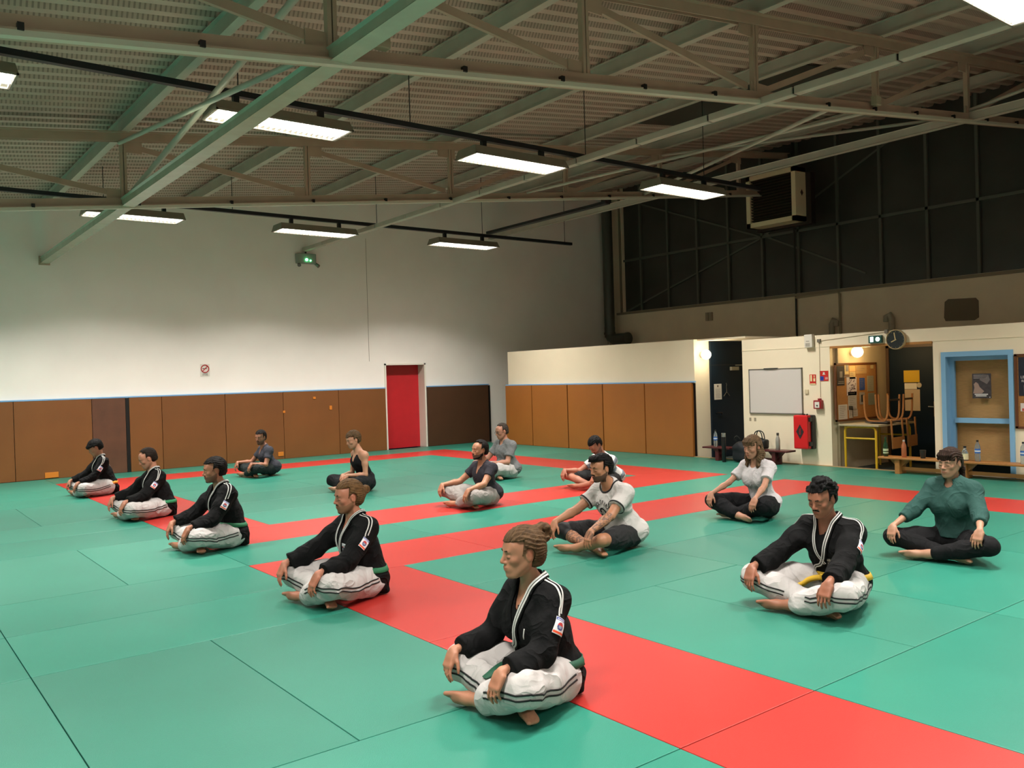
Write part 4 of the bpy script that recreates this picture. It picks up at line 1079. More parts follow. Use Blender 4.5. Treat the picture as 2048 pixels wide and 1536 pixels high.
def snap(sh, P, off=.003, it=8):
    """pull points to the surface of sh along its gradient"""
    P = np.array(P, f32)
    for _ in range(it):
        g = grad(sh, P); d = sh.eval(P) - off
        P = P - g * np.clip(d, -.03, .03)[..., None] * .8
    return P
def ribbon(name, sh, pts, width, m, parent, n=40, off=.004, shift=0.0, thick=.003, wseg=2):
    """strip lying on the surface of sh, following pts; shift moves it sideways"""
    C = snap(sh, spline(pts, n), off)
    N = grad(sh, C); T = np.gradient(C, axis=0); T /= np.linalg.norm(T, axis=1, keepdims=True) + 1e-9
    B = np.cross(T, N); B /= np.linalg.norm(B, axis=1, keepdims=True) + 1e-9
    rows = []
    for j in range(wseg + 1):
        u = (j / wseg - .5) * width + shift
        rows.append(snap(sh, C + B * u, off, 5))
    G = np.stack(rows, 1)                                     # n, w+1, 3
    NN = grad(sh, G.reshape(-1, 3)).reshape(G.shape)
    top = G + NN * thick; V = np.concatenate((G.reshape(-1, 3), top.reshape(-1, 3)))
    w_ = wseg + 1; k = n * w_; Q = []
    for i in range(n - 1):
        for j in range(wseg):
            a = i * w_ + j; Q.append((a + k, a + 1 + k, a + 1 + w_ + k, a + w_ + k)); Q.append((a, a + w_, a + 1 + w_, a + 1))
        for j, r in ((0, 0), (wseg, 1)):
            a = i * w_ + j; q = (a, a + k, a + w_ + k, a + w_); Q.append(q if r == 0 else q[::-1])
    return mesh_from(name, V, np.array(Q), m, parent)
def patch(name, sh, c, D, up, w_, h_, m, parent, nu=10, nv=12, off=.004, shape=None, colf=None):
    """rectangular decal of size w_ x h_ projected onto the surface from centre c along -D"""
    D = np.array(D, float); D /= np.linalg.norm(D); up = np.array(up, float)
    r = np.cross(up, D); r /= np.linalg.norm(r); u2 = np.cross(D, r)
    U, Vv = np.meshgrid(np.linspace(-.5, .5, nu), np.linspace(-.5, .5, nv), indexing='ij')
    P = np.array(c) + D * .06 + (U * w_)[..., None] * r + (Vv * h_)[..., None] * u2
    P = project(sh, P, np.broadcast_to(-D, P.shape), off=off)
    V = P.reshape(-1, 3); Q = []
    for i in range(nu - 1):
        for j in range(nv - 1):
            a = i * nv + j; Q.append((a, a + nv, a + nv + 1, a + 1))
    V2 = V + grad(sh, V) * .002
    Q = np.array(Q); k = len(V); allq = [Q + k, Q[:, ::-1]]
    rim = [i * nv for i in range(nu)] + [(nu - 1) * nv + j for j in range(1, nv)] + [i * nv + nv - 1 for i in range(nu - 2, -1, -1)] + [j for j in range(nv - 2, 0, -1)]
    rq = [(rim[i], rim[(i + 1) % len(rim)], rim[(i + 1) % len(rim)] + k, rim[i] + k) for i in range(len(rim))]
    allq.append(np.array(rq))
    V3 = np.concatenate((V, V2)); o = mesh_from(name, V3, np.concatenate(allq), m, parent)
    uvn = np.stack((U.ravel() + .5, Vv.ravel() + .5), -1); uvn = np.concatenate((uvn, uvn))
    if colf is not None:
        a = o.data.color_attributes.new('tint', 'FLOAT_COLOR', 'POINT')
        cc = colf(uvn); a.data.foreach_set('color', np.concatenate((cc, np.ones((len(cc), 1))), 1).astype(f32).ravel())
    return o
def tintmat(name, rough=.7, **kw):
    m = mat(name, '#FFFFFF', rough, **kw); nt = m.node_tree
    if 'tintnode' not in nt.nodes:
        a = nt.nodes.new('ShaderNodeVertexColor'); a.layer_name = 'tint'; a.name = 'tintnode'
        nt.links.new(a.outputs['Color'], nt.nodes['Principled BSDF'].inputs['Base Color'])
    return m
def folds(amp, f=(18, 26, 22), seed=0.0, w=2.0):
    """cloth folds as a displacement of the distance field"""
    def g(P, F):
        x, y, z = P[..., 0], P[..., 1], P[..., 2]
        wx = x + .035 * np.sin(13 * z + seed) + .02 * np.sin(23 * y + seed * 2)
        wy = y + .035 * np.sin(12 * x + seed * 3) + .02 * np.sin(21 * z + seed)
        wz = z + .030 * np.sin(14 * y + seed * 1.3) + .02 * np.sin(19 * x)
        a = 1 - 2 * np.abs(np.sin(f[0] * (wx * .9 + wz * .5)))
        b = 1 - 2 * np.abs(np.sin(f[1] * (wy * .7 - wx * .6) + seed))
        c = 1 - 2 * np.abs(np.sin(f[2] * (wz * .8 + wy * .5) + seed * .6))
        m = .5 + .5 * np.sin(17 * x + 11 * z + seed * 2); n = .5 + .5 * np.sin(15 * y - 12 * z + seed * 5)
        return F - amp * (a * m * .8 + b * (1 - m) * .7 * n + c * .6 * (1 - n))
    return g
# ------------------------------------------------------------------ soft things: bags
s_ = Shape()
s_.rbox((0, 0, .15), (.07, .10, .09), .05, k=.05); s_.ell((-.03, .02, .27), (.10, .12, .09), k=.06); s_.ell((.02, -.05, .10), (.12, .09, .10), k=.05)
s_.fn(folds(.008, (20, 24, 20), 2.0)); s_.fn(lambda P, F: np.maximum(F, .003 - P[..., 2]))
realize('body', s_, mat('backpack_navy', '#0E1218', .75), PACKS[0], base=.012)
b = MB().tube(spline([(-.10, .05, .36), (-.14, .06, .42), (-.12, .02, .46), (-.08, -.02, .40)], 10), .010, 8); b.build('strap', mat('strap_black', '#0B0B0D', .7), PACKS[0], 60)
s_ = Shape()
s_.rbox((0, 0, .085), (.05, .11, .05), .03, k=.04); s_.ell((0, .02, .14), (.05, .09, .06), k=.04)
s_.fn(folds(.006, (22, 24, 26), 5.0)); s_.fn(lambda P, F: np.maximum(F, .002 - P[..., 2]))
realize('body', s_, mat('handbag_black', '#0A0A0C', .6), PACKS[1], base=.01)
for q in (-.03, .03):
    b = MB().tube(spline([(q, .09, .15), (q, .08, .27), (q * .5, .02, .31), (q, -.05, .27), (q, -.08, .14)], 16), .009, 8); b.build('handle', mat('handbag_black', '#0A0A0C', .6), PACKS[1], 60)
MB().sphere((-.055, -.06, .15), .018, 12).build('white_tag', mat('tag_white', '#C8C8C4', .5), PACKS[1], 60)
# ------------------------------------------------------------------ people
gi_black = mat('black_gi_cotton', '#070708', 0.9, bump=0.25, bscale=200, noise=0.15, nscale=9, spec=0.2, crease=.6)
gi_white = mat('white_gi_cotton', '#B2ADAB', 0.9, bump=0.15, bscale=240, crease=.5)
stripe_w = mat('white_piping', '#B9B8B4', 0.75)
stripe_b = mat('black_piping', '#0B0B0C', 0.8)
hair_mats = {}
def hair_mat(c, c2=None):
    k = c
    if k in hair_mats: return hair_mats[k]
    cc = tuple(v * .55 for v in hexc(c)[:3])
    m = mat('hair_' + c.strip('#'), cc, 0.55, noise=0.5, nscale=30, bump=0.8, bscale=150, stretch=(1, 5, 1), spec=0.14)
    hair_mats[k] = m; return m
skinm = tintmat('skin', 0.5, sss=0.12, bump=0.12, bscale=300, spec=0.4)
badgem = tintmat('embroidered_badge', 0.7)
def unit(v): v = np.array(v, float); return v / np.linalg.norm(v)
def frame(fwd, up):
    x = unit(fwd); y = unit(np.cross(up, x)); z = np.cross(x, y); return np.stack((x, y, z), 1)
def add_hand(S, W, d, n, ts, sc=1.0, curl=1.0, k=.005, spread=1.0):
    d = unit(d); n = unit(np.array(n) - d * np.dot(n, d)); ts = unit(np.array(ts) - d * np.dot(ts, d) - n * np.dot(ts, n))
    W = np.array(W, float)
    R = np.stack((d, ts, n), 1)
    S.rbox(W + d * .048 * sc, np.array((.034, .030, .004)) * sc, .010 * sc, k=.012, R=R)
    S.ell(W + d * .035 * sc + ts * .020 * sc - n * .006 * sc, np.array((.032, .016, .014)) * sc, k=.012, R=R)
    S.cap(W, W + d * .03 * sc, .021 * sc, .023 * sc, k=.025, flat=(n, .75))
    L = (.070, .079, .074, .058); base = (.086, .090, .086, .078)
    for i in range(4):
        o = (.0295 - .0195 * i) * sc
        p = W + d * base[i] * sc + ts * o
        fan = (1.5 - i) * .06 * spread
        dd = unit(d + ts * fan); a = 0
        S.cap(p - d * .022 * sc, p, .0098 * sc, .0098 * sc, k=k)
        for q, (fr, an) in enumerate(((.46, .25 + .05 * i), (.30, .42 + .04 * i), (.24, .30))):
            a += an * curl
            v = dd * math.cos(a) - n * math.sin(a)
            e = p + v * L[i] * fr * sc
            S.cap(p, e, (.0092 - .0010 * q) * sc, (.0084 - .0011 * q) * sc, k=k * .6); p = e
    p = W + d * .022 * sc + ts * .026 * sc - n * .004 * sc
    v = unit(d * .72 + ts * .62 - n * .30)
    e = p + v * .040 * sc; S.cap(p, e, .0125 * sc, .0108 * sc, k=.008)
    v = unit(d * .92 + ts * .28 - n * .42); e2 = e + v * .030 * sc; S.cap(e, e2, .0105 * sc, .0095 * sc, k=.004)
    v = unit(d * .95 + ts * .08 - n * .42); S.cap(e2, e2 + v * .022 * sc, .0092 * sc, .0075 * sc, k=.004)
def add_foot(S, A, T, up=(0, 0, 1), sc=1.0, big=1):
    """foot from ankle A to toe tip T; big=+1/-1: side of the big toe"""
    A = np.array(A, float); T = np.array(T, float); d = unit(T - A); up = unit(np.array(up) - d * np.dot(up, d)); s = np.cross(up, d) * big
    R = np.stack((d, np.cross(up, d), up), 1); L = np.linalg.norm(T - A)
    S.ell(A - d * .035, (.038, .030, .032), k=.025, R=R)
    S.chain([A + up * .004, A + d * L * .42 + up * .002, A + d * L * .74 - up * .004], [.035, .031, .024], k=.02)
    S.ell(A + d * L * .66, (.055, .046, .021), k=.02, R=R)
    for i in range(5):
        o = s * (.031 - .0165 * i); l = (.055, .05, .045, .038, .03)[i]
        p = A + d * (L * .76 - 0.0024 * i * i) + o
        r = .0135 if i == 0 else .0105
        S.cap(p, p + d * l * .9 - up * .006, r, r * .85, k=.005)
def person(root, hd, label, head, wl, wr, cloth, hair, skin='#C58F6C', yaw=0, pitch=0, roll=0, front='L', sc=1.0, near=1, kl=None, kr=None,
           female=False, beard=None, belt=None, brow='#2A1C12', cuffs=True, shoulders=.165, handd=None, build=1.0, seed=1.0, tattoo=False, extra=None,
           lean=None, elbow_out=.35, belly=0.0, curl=1.0, glasses=False, hdir_l=None, hdir_r=None):
    t = empty('person', (root[0], root[1], 0), math.radians(hd), label=label, cat='person')
    hf, hl, hz = head
    hc = np.array(head, float)
    # neck base follows the head
    nf = hf * .62 if lean is None else lean
    nz = hz - .185 * sc
    N = np.array((nf, hl * .5, nz))
    Rh = frame((math.cos(yaw) * math.cos(pitch), math.sin(yaw) * math.cos(pitch), math.sin(pitch)), (math.sin(roll) * math.sin(yaw), -math.sin(roll), 1))
    H = lambda v: hc + Rh @ (np.array(v, float) * sc)
    hr = lambda *r: np.array(r, float) * sc
    # proportions
    b_ = build * sc
    sh = shoulders * sc
    SL = np.array((nf * .92 - .022, sh + hl * .4, nz - .038)); SR = np.array((nf * .92 - .022, -sh + hl * .4, nz - .038))
    chest = np.array((nf * .68 + .0, hl * .3, nz - .16)); waist = np.array((nf * .20 - .02, 0, max(nz - .33, .21))); pel = np.array((0.0, 0, .125))
    Rt = frame((chest - pel)[[2, 1, 0]] * np.array((1, 1, -1)), chest - pel)
    def torso(S, o=0.0, k=.05, shoulder=True, low=True):
        S.ell(chest, (.108 * b_ + o, .148 * b_ + o, .165 * sc + o), k=k, R=Rt)
        S.ell(chest + Rt @ np.array((.035, .055, .035)), (.065 * b_ + o, .075 * b_ + o, .065 + o), k=k, R=Rt)
        S.ell(chest + Rt @ np.array((.035, -.055, .035)), (.065 * b_ + o, .075 * b_ + o, .065 + o), k=k, R=Rt)
        if female:
            for s_ in (1, -1): S.ell(chest + Rt @ np.array((.075, .065 * s_, -.01)), (.052 + o, .056 + o, .055 + o), k=.04, R=Rt)
        S.ell(waist, (.098 * b_ + belly + o, .128 * b_ + belly * .7 + o, .12 * sc + o), k=k, R=Rt)
        if belly: S.ell(waist + np.array((.05, 0, -.02)), (.09 + belly + o, .12 + belly + o, .11 + o), k=k)
        if low:
            S.ell(pel + np.array((-.01, 0, .0)), (.125 * b_ + o, .165 * b_ + o, .115 + o), k=k)
        if shoulder:
            S.cap(SL * .8 + chest * .2, SR * .8 + chest * .2, .062 * b_ + o, None, k=k)
            S.cap(SL, SL, .056 * b_ + o, None, k=k); S.cap(SR, SR, .056 * b_ + o, None, k=k)
            for P in (SL, SR): S.cap(N + (P - N) * .05 + np.array((-.015, 0, .035)), N + (P - N) * .85, .040 * b_ + o, .045 * b_ + o, k=.04)
    # arms
    def elbow(Sp, Wp, side):
        a, c = (.258 * sc, .238 * sc) if female else (.283 * sc, .252 * sc)
        v = Wp - Sp; L = np.linalg.norm(v)
        if L > a + c - .005: f_ = (L + .005) / (a + c); a *= f_; c *= f_
        v /= np.linalg.norm(v); x = (a * a - c * c + L * L) / (2 * L); h_ = math.sqrt(max(a * a - x * x, 1e-6))
        pole = np.array((-.35, elbow_out * side, -.9)); pole -= v * pole.dot(v); pole /= np.linalg.norm(pole)
        return Sp + v * x + pole * h_
    WL, WR = np.array(wl, float), np.array(wr, float)
    EL, ER = elbow(SL, WL, 1), elbow(SR, WR, -1)
    # legs
    KL = np.array(kl if kl is not None else (WL[0] - .085, WL[1] + .04, WL[2] - .085)); KR = np.array(kr if kr is not None else (WR[0] - .085, WR[1] - .04, WR[2] - .085))
    HL, HR = np.array((.01, .095, .12)), np.array((.01, -.095, .12))
    mx = max(KL[0], KR[0])
    if front == 'L':
        AL, TL = np.array((mx + .035, -.035, .060)), np.array((mx + .085, -.235, .042))
        AR, TR = np.array((mx - .09, .10, .050)), np.array((mx - .03, .29, .035))
    else:
        AR, TR = np.array((mx + .035, .035, .060)), np.array((mx + .085, .235, .042))
        AL, TL = np.array((mx - .09, -.10, .050)), np.array((mx - .03, -.29, .035))
    # ---------------- body (one continuous surface)
    B = Shape(); torso(B)
    B.cap(N + np.array((-.01, 0, -.03)), H((-.018, 0, -.075)), .060 * sc * (.86 if female else 1), .050 * sc * (.86 if female else 1), k=.03)
    for S_, E_, W_ in ((SL, EL, WL), (SR, ER, WR)):
        m_ = S_ * .55 + E_ * .45; fm = E_ * .68 + W_ * .32
        q = b_ * (.86 if female else 1)
        B.chain([S_, m_, E_], [.050 * q, .046 * q, .036 * q], k=.02); B.chain([E_, fm, W_], [.036 * q, .038 * q, .0225 * q], k=.02)
    for Hp, K, A in ((HL, KL, AL), (HR, KR, AR)):
        B.chain([Hp, Hp * .5 + K * .5, K], [.088, .075, .056], k=.03)
        B.chain([K, K * .62 + A * .38, A], [.054, .050, .031], k=.025)
    ru = lambda fr_: (-.75, 0, .65) if fr_ else (-.35, 0, .9)
    add_foot(B, AL, TL, up=ru(front == 'L'), big=1, sc=sc); add_foot(B, AR, TR, up=ru(front == 'R'), big=-1, sc=sc)
    hb = (.42, 0, -.9)
    add_hand(B, WL, hdir_l if hdir_l is not None else (.50, -.06, -.86), (.86, .06, .50), (0, -1, 0), sc * (.92 if female else 1.0), curl, k=.005)
    add_hand(B, WR, hdir_r if hdir_r is not None else (.50, .06, -.86), (.86, -.06, .50), (0, 1, 0), sc * (.92 if female else 1.0), curl, k=.005)
    # head
    g = Rh
    hw = .93 if female else 1.0
    B.ell(H((-.016, 0, .028)), hr(.097, .075, .090), k=.02, R=g)
    B.ell(H((.030, 0, -.012)), hr(.064, .062, .080), k=.03, R=g)
    B.ell(H((.040, 0, -.068)), hr(.045, .044 * hw, .038), k=.03, R=g)
    for s_ in (1, -1):
        B.cap(H((.002, .056 * s_ * hw, -.045)), H((.060, .022 * s_, -.097)), .017 * sc, .015 * sc, k=.03)
        B.ell(H((.064, .040 * s_, -.022)), hr(.020, .020, .018), k=.02, R=g)
    B.ell(H((.077, 0, -.099)), hr(.017, .020, .015), k=.02, R=g)
    B.cap(H((.082, .034, .021)), H((.082, -.034, .021)), (.0115 if not female else .009) * sc, None, k=.016)
    B.ell(H((.060, 0, .044)), hr(.026, .052, .040), k=.03, R=g)
    if near >= 1:
        for s_ in (1, -1): B.ell(H((.101, .032 * s_, -.002)), hr(.016, .019, .0125), k=.014, R=g, sub=True)
        for s_ in (1, -1): B.ell(H((.0805, .0315 * s_, -.0015)), hr(.0125, .0145, .0115), k=.004, R=g)
        for s_ in (1, -1): B.cap(H((.0905, .020 * s_, -.0062)), H((.0865, .044 * s_, -.0052)), .0028 * sc, None, k=.004)
    B.cap(H((.088, 0, .014)), H((.108, 0, -.022)), .0075 * sc, .010 * sc, k=.012)
    B.ell(H((.109, 0, -.029)), hr(.0115, .0105, .0095), k=.008, R=g)
    for s_ in (1, -1): B.ell(H((.099, .0125 * s_, -.033)), hr(.0095, .0068, .007), k=.006, R=g)
    B.ell(H((.082, 0, -.062)), hr(.016, .030, .022), k=.02, R=g)
    B.ell(H((.0955, 0, -.0565)), hr(.0085, .022, .0052), k=.006, R=g)
    B.ell(H((.0945, 0, -.0685)), hr(.0090, .019, .0062), k=.006, R=g)
    if near >= 1: B.cap(H((.1065, .020, -.0622)), H((.1065, -.020, -.0622)), .0022 * sc, None, k=.004, sub=True)
    for s_ in (1, -1):
        Re = g @ np.array(((.97, 0, .2), (0, 1, 0), (-.2, 0, .97)))
        B.ell(H((-.004, .0765 * s_, -.006)), hr(.018, .0085, .031), k=.008, R=Re)
        B.ell(H((.001, .088 * s_, -.003)), hr(.009, .007, .017), k=.005, R=Re, sub=True)
    base = np.array(hexc(skin)[:3]) * np.array((.74, .68, .68))
    def colf(V):
        C = np.tile(base, (len(V), 1)) * (1 + .05 * np.sin(V[:, :1] * 40) * np.sin(V[:, 1:2] * 37 + V[:, 2:3] * 31))
        L = (V - hc) @ Rh / sc
        def blend(c, r, col, amt):
            nonlocal C
            d = np.linalg.norm((L - np.array(c)) / np.array(r), axis=1); w_ = np.clip(1.3 - d, 0, 1)[:, None] * amt
            C = C * (1 - w_) + np.array(col) * w_
        blend((.099, 0, -.062), (.014, .024, .0105), base * np.array((.80, .42, .42)), .85)
        for s_ in (1, -1): blend((.075, .045 * s_, -.03), (.03, .025, .022), base * np.array((1.06, .82, .80)), .4)
        blend((.11, 0, -.028), (.016, .016, .013), base * np.array((1.08, .75, .72)), .5)
        for s_ in (1, -1): blend((0, .085 * s_, 0), (.02, .015, .03), base * np.array((1.05, .7, .66)), .5)
        if beard:
            st = np.array(hexc(hair['c'])[:3])
            edge = -.050 + .55 * np.clip(.050 - L[:, 0], 0, .07)
            m_ = (np.clip((edge - L[:, 2]) / .008, 0, 1) * (L[:, 0] > -.006) * np.clip((L[:, 2] + .128) / .01, 0, 1) * (np.abs(L[:, 1]) < .085))[:, None]
            am = .8 if beard in ('full', 'goatee') else .6
            if beard != 'moustache': C = C * (1 - m_ * am) + st * .55 * m_ * am
        # knuckles, knees, soles a little redder
        for P in (WL, WR):
            d = np.linalg.norm(V - (P + np.array((.05, 0, -.1))), axis=1); w_ = np.clip(1.2 - d / .09, 0, .35)[:, None]
            C = C * (1 - w_) + C * np.array((1.05, .80, .76)) * w_
        if tattoo:
            for P, Q in ((EL, WL), (KR * .9 + AR * .1, AR), (WL, WL + np.array((.03, 0, -.07)))):
                ab = Q - P; tt = np.clip(((V - P) @ ab) / (ab @ ab), 0, 1); d = np.linalg.norm(V - (P + tt[:, None] * ab), axis=1)
                pat = np.sin(V[:, 0] * 120 + 3 * np.sin(V[:, 2] * 90)) * np.sin(V[:, 2] * 140 + 3 * np.sin(V[:, 1] * 110)) + .5 * np.sin(V[:, 1] * 210 + V[:, 0] * 80)
                w_ = ((d < .062) & (tt < .97) & (tt > .03) & (pat > -.05))[:, None] * .6
                C = C * (1 - w_) + np.array(hexc('#2E3336')[:3]) * w_
        return C
    zs, hs = (.0036, .0052) if near >= 2 else ((.0048, .0062) if near == 1 else (.007, .008))
    fz = [(hz - .145, hz + .15, zs), (.02, .33, hs)]
    fx = [(hf - .13, hf + .14, zs * 1.15), (min(WL[0], WR[0]) - .03, 9, hs)]
    fy = [(hl - .09, hl + .09, zs * 1.1), (WL[1] - .07, WL[1] + .07, hs), (WR[1] - .07, WR[1] + .07, hs), (TL[1] - .05, TL[1] + .08, hs)]
    realize('body', B, skinm, t, base=.010, fine=(fx, fy, fz), colf=colf, it=1)
    vox = .0075 if near >= 2 else (.009 if near == 1 else .011)
    # ---------------- trousers
    def legs(S, r, cut=.78, hem=.0, shorts=False):
        S.ell(pel + np.array((-.012, 0, -.0)), (.132 * b_ + r * .5, .172 * b_ + r * .5, .118), k=.05)
        S.ell(pel + np.array((-.02, 0, .09)), (.112 * b_ + r * .3, .148 * b_ + r * .3, .09), k=.05)
        for Hp, K, A, fr in ((HL, KL, AL, front == 'L'), (HR, KR, AR, front == 'R')):
            M_ = Hp * .5 + K * .5
            if shorts:
                q = Hp * .22 + K * .78
                S.chain([Hp, M_, q], [.098 + r, .084 + r, .070 + r], k=.03); continue
            S.chain([Hp, M_, K], [.098 + r, .084 + r * 1.1, .064 + r * 1.05], k=.035)
            c = cut if fr else cut + .02
            Q = K * (1 - c) + A * c; m2 = (K + Q) / 2
            S.chain([K, m2 + np.array((0, 0, .0)), Q + np.array((0, 0, hem))], [.063 + r, .060 + r * 1.1, .046 + r * 1.25], k=.03)
        def floorcut(P, F): return np.maximum(F, .004 - P[..., 2])
        return floorcut
    kind, ccol = cloth['legs']
    Pn = Shape()
    if kind == 'gi':
        fc = legs(Pn, .026); Pn.fn(folds(.0058, (30, 34, 32), seed)); Pn.fn(fc); pm = gi_white
    elif kind == 'shorts':
        fc = legs(Pn, .014, shorts=True); Pn.fn(folds(.003, (36, 40, 38), seed=seed)); Pn.fn(fc); pm = mat('shorts_' + ccol.strip('#'), ccol, .85, crease=.6)
    else:
        loose = .018 if kind == 'loose' else .009
        fc = legs(Pn, loose, cut=.80 if kind == 'loose' else .84); Pn.fn(folds(.0055 if kind == 'loose' else .0035, (32, 36, 34), seed)); Pn.fn(fc)
        pm = mat('trousers_' + ccol.strip('#'), ccol, .88, noise=.08, nscale=6, spec=.25, bump=.2, bscale=200, crease=.5)
    realize('shorts' if kind == 'shorts' else 'trousers', Pn, pm, t, base=vox)
    # ---------------- top
    kind, ccol = cloth['top']
    J = Shape()
    if kind == 'gi':
        torso(J, .018)
        J.ell(waist + np.array((-.012, 0, -.02)), (.125 * b_ + belly, .155 * b_ + belly, .12), k=.05)
        J.ell(pel + np.array((-.03, 0, .02)), (.150 * b_, .196 * b_, .125), k=.05)
        J.ell((chest + waist) / 2 + np.array((-.025, 0, 0)), (.125 * b_, .165 * b_, .15), k=.05)
        J.rbox(pel + np.array((-.135, 0, -.06)), (.012, .10, .04), .02, k=.05)
        for S_, E_, W_, s_ in ((SL, EL, WL, 1), (SR, ER, WR, -1)):
            cf = E_ * .22 + W_ * .78
            J.chain([S_, S_ * .5 + E_ * .5, E_], [.072 * b_, .074 * b_, .066 * b_], k=.03)
            J.chain([E_, (E_ + cf) / 2 - np.array((0, 0, .012)), cf - np.array((0, 0, .010))], [.066 * b_, .067 * b_, .066 * b_], k=.025)
            v = unit(W_ - E_)
            def cuffcut(P, F, cf=cf, v=v): 
                near_ = np.linalg.norm(P - cf, axis=-1) < .11
                return np.where(near_, np.maximum(F, (P - cf) @ v.astype(f32) - .012), F)
            J.fn(cuffcut)
        J.fn(folds(.0062, (28, 33, 30), seed + 3))
        # neck opening and V front
        nk = N + np.array((.012, 0, .03)); vb = chest + Rt @ np.array((.13, 0, -.045))
        nb = Shape()
        nb.cap(N + np.array((-.005, 0, -.01)), H((-.018, 0, -.075)), .064 * sc, .062 * sc, k=.02)
        nb.cap(N + np.array((.045, 0, .01)), vb, .043, .008, k=.02)
        J.fn(lambda P, F: np.maximum(F, -nb.eval(P)))
        J.fn(lambda P, F: np.maximum(F, .006 - P[..., 2]))
        realize('jacket', J, gi_black, t, base=vox)
        # lapel with white double piping
        top = N + np.array((-.045, 0, .045)); 
        def lap(s_):
            return [top + np.array((-.005, .010 * s_, .005)), N + np.array((-.01, .068 * s_, .035)), N + np.array((.055, .060 * s_, .0)), chest + Rt @ np.array((.125, .030 * s_, .03)),
                    chest + Rt @ np.array((.135, -.012 * s_, -.06)), waist + np.array((.125, -.055 * s_, .06)), waist + np.array((.13, -.085 * s_, -.02))]
        Jl = Shape(); Jl.pr = J.pr
        LP = lap(1); RP = lap(-1)[:5]
        lp = ribbon('lapel', Jl, LP, .036, gi_black, t, n=46, off=.002, thick=.007)
        lw = cloth.get('piping', .0075)
        for q in (.0105, -.004): ribbon('piping', Jl, LP, lw, stripe_w, lp, n=46, off=.010, shift=q, thick=.002)
        rp = ribbon('lapel', Jl, RP, .034, gi_black, t, n=34, off=.001, thick=.005)
        for q in ((-.0095, .004) if cloth.get('both') else ()): ribbon('piping', Jl, RP, lw * .9, stripe_w, rp, n=34, off=.007, shift=q, thick=.002)
        # shoulder stripes
        for S_, E_, s_ in ((SL, EL, 1), (SR, ER, -1)):
            for q in (-.013, .013):
                A0 = N + (S_ - N) * .42 + np.array((q * 1.2, 0, .10)); A1 = S_ + np.array((q * 1.1, .03 * s_, .09)); A2 = S_ * .72 + E_ * .28 + np.array((q, .12 * s_, .03))
                ribbon('shoulder_stripe', J, [A0, A1, (A1 + A2) / 2 + np.array((0, .02 * s_, .0)), A2], .0085, stripe_w, t, n=22, off=.002, thick=.002)
        # badge on the left sleeve
        c = SL * .52 + EL * .48; D = unit(np.array((-.05, 1, .12))); upv = unit(SL - EL)
        def badge(uv):
            u, v = uv[:, 0] - .5, uv[:, 1] - .5
            C = np.tile(np.array(hexc('#D9D6DA')[:3]), (len(u), 1))
            C[(v > .30)] = hexc('#2B3A86')[:3]; C[(v > .36) & (v < .42) & (np.abs(u) < .4)] = hexc('#B9BBD0')[:3]
            r_ = (u / .30) ** 2 + (v / .24) ** 2
            C[(r_ < 1)] = hexc('#3A4478')[:3]; C[(r_ < .9) & (v > .02)] = hexc('#B8302E')[:3]; C[(r_ < .35) & (v < .02)] = hexc('#8C93A8')[:3]
            C[(v < -.30) & (v > -.44)] = hexc('#E04A22')[:3]
            C[(np.abs(u) > .46) | (np.abs(v) > .475)] = hexc('#D8D8DC')[:3]
            return C
        patch('sleeve_badge', J, c, D, upv, .060, .078, badgem, t, nu=26, nv=30, off=.002, colf=badge)
        # white letter fragment on the upper back
        cb = chest + Rt @ np.array((-.16, .035, .06))
        Dk = unit(np.array((-1, .25, .15)))
        def letter(pts, nm='back_letter'):
            P3 = [project(J, [cb + np.array((0, a, b2)) + Dk * .05], [-Dk], off=.001)[0] for a, b2 in pts]
            ribbon(nm, J, P3, .016, stripe_w, t, n=20, off=.001, thick=.002)
        letter([(.03, .03), (.0, .045), (-.02, .02), (.01, 0), (.03, -.02), (.0, -.045), (-.025, -.03)])
        letter([(-.045, .04), (-.05, -.04)]); 
        # belt
        if belt:
            bm_ = mat('belt_' + belt.strip('#'), belt, .7, bump=.3, bscale=150)
            ring = []
            zc = waist[2] - .02
            for a in np.linspace(0, 2 * PI, 25):
                ring.append((waist[0] - .012 + .16 * math.cos(a), .2 * math.sin(a), zc + .012 * math.cos(a)))
            bl = ribbon('belt', J, ring, .040, bm_, t, n=64, off=.001, thick=.006)
            kx = project(J, [(waist[0] + .26, .0, zc)], [(-1, 0, 0)], off=.01)[0]
            kn = Shape(); kn.rbox(kx, (.012, .024, .014), .008); realize('knot', kn, bm_, bl, base=.006)
            for s_ in (1, -1):
                e0 = kx + np.array((.008, .010 * s_, -.008))
                Un = Shape(); Un.pr = J.pr + Pn.pr
                pts = [e0, kx + np.array((.04, .035 * s_, .0)), kx + np.array((.10, .055 * s_, -.02)), kx + np.array((.17, .05 * s_, -.07))]
                ribbon('belt_end', Un, pts, .036, bm_, bl, n=24, off=.006, thick=.005)
        # small chest mark
        if cloth.get('chest') == 'flag':
            c = chest + Rt @ np.array((.13, .050, .005))
            def flag(uv):
                u, v = uv[:, 0] - .5, uv[:, 1] - .5
                C = np.tile(np.array(hexc('#C9CBD0')[:3]), (len(u), 1)); r_ = np.hypot(u * 1.2, v)
                C[r_ < .17] = hexc('#1E2A55')[:3]; C[(r_ < .17) & (v > 0)] = hexc('#A8262A')[:3]
                for a, b2 in ((-.3, .27), (.3, .27), (-.3, -.27), (.3, -.27)): C[(np.abs(u - a) < .09) & (np.abs(v - b2) < .06) & (np.mod(v * 30, 1) < .6)] = (.02, .02, .02)
                return C
            patch('chest_flag', J, c, unit((.9, .45, .1)), (0, .15, 1), .060, .062, badgem, t, nu=22, nv=22, off=.002, colf=flag)
        elif cloth.get('chest') == 'mark':
            c = chest + Rt @ np.array((.13, .055, -.055))
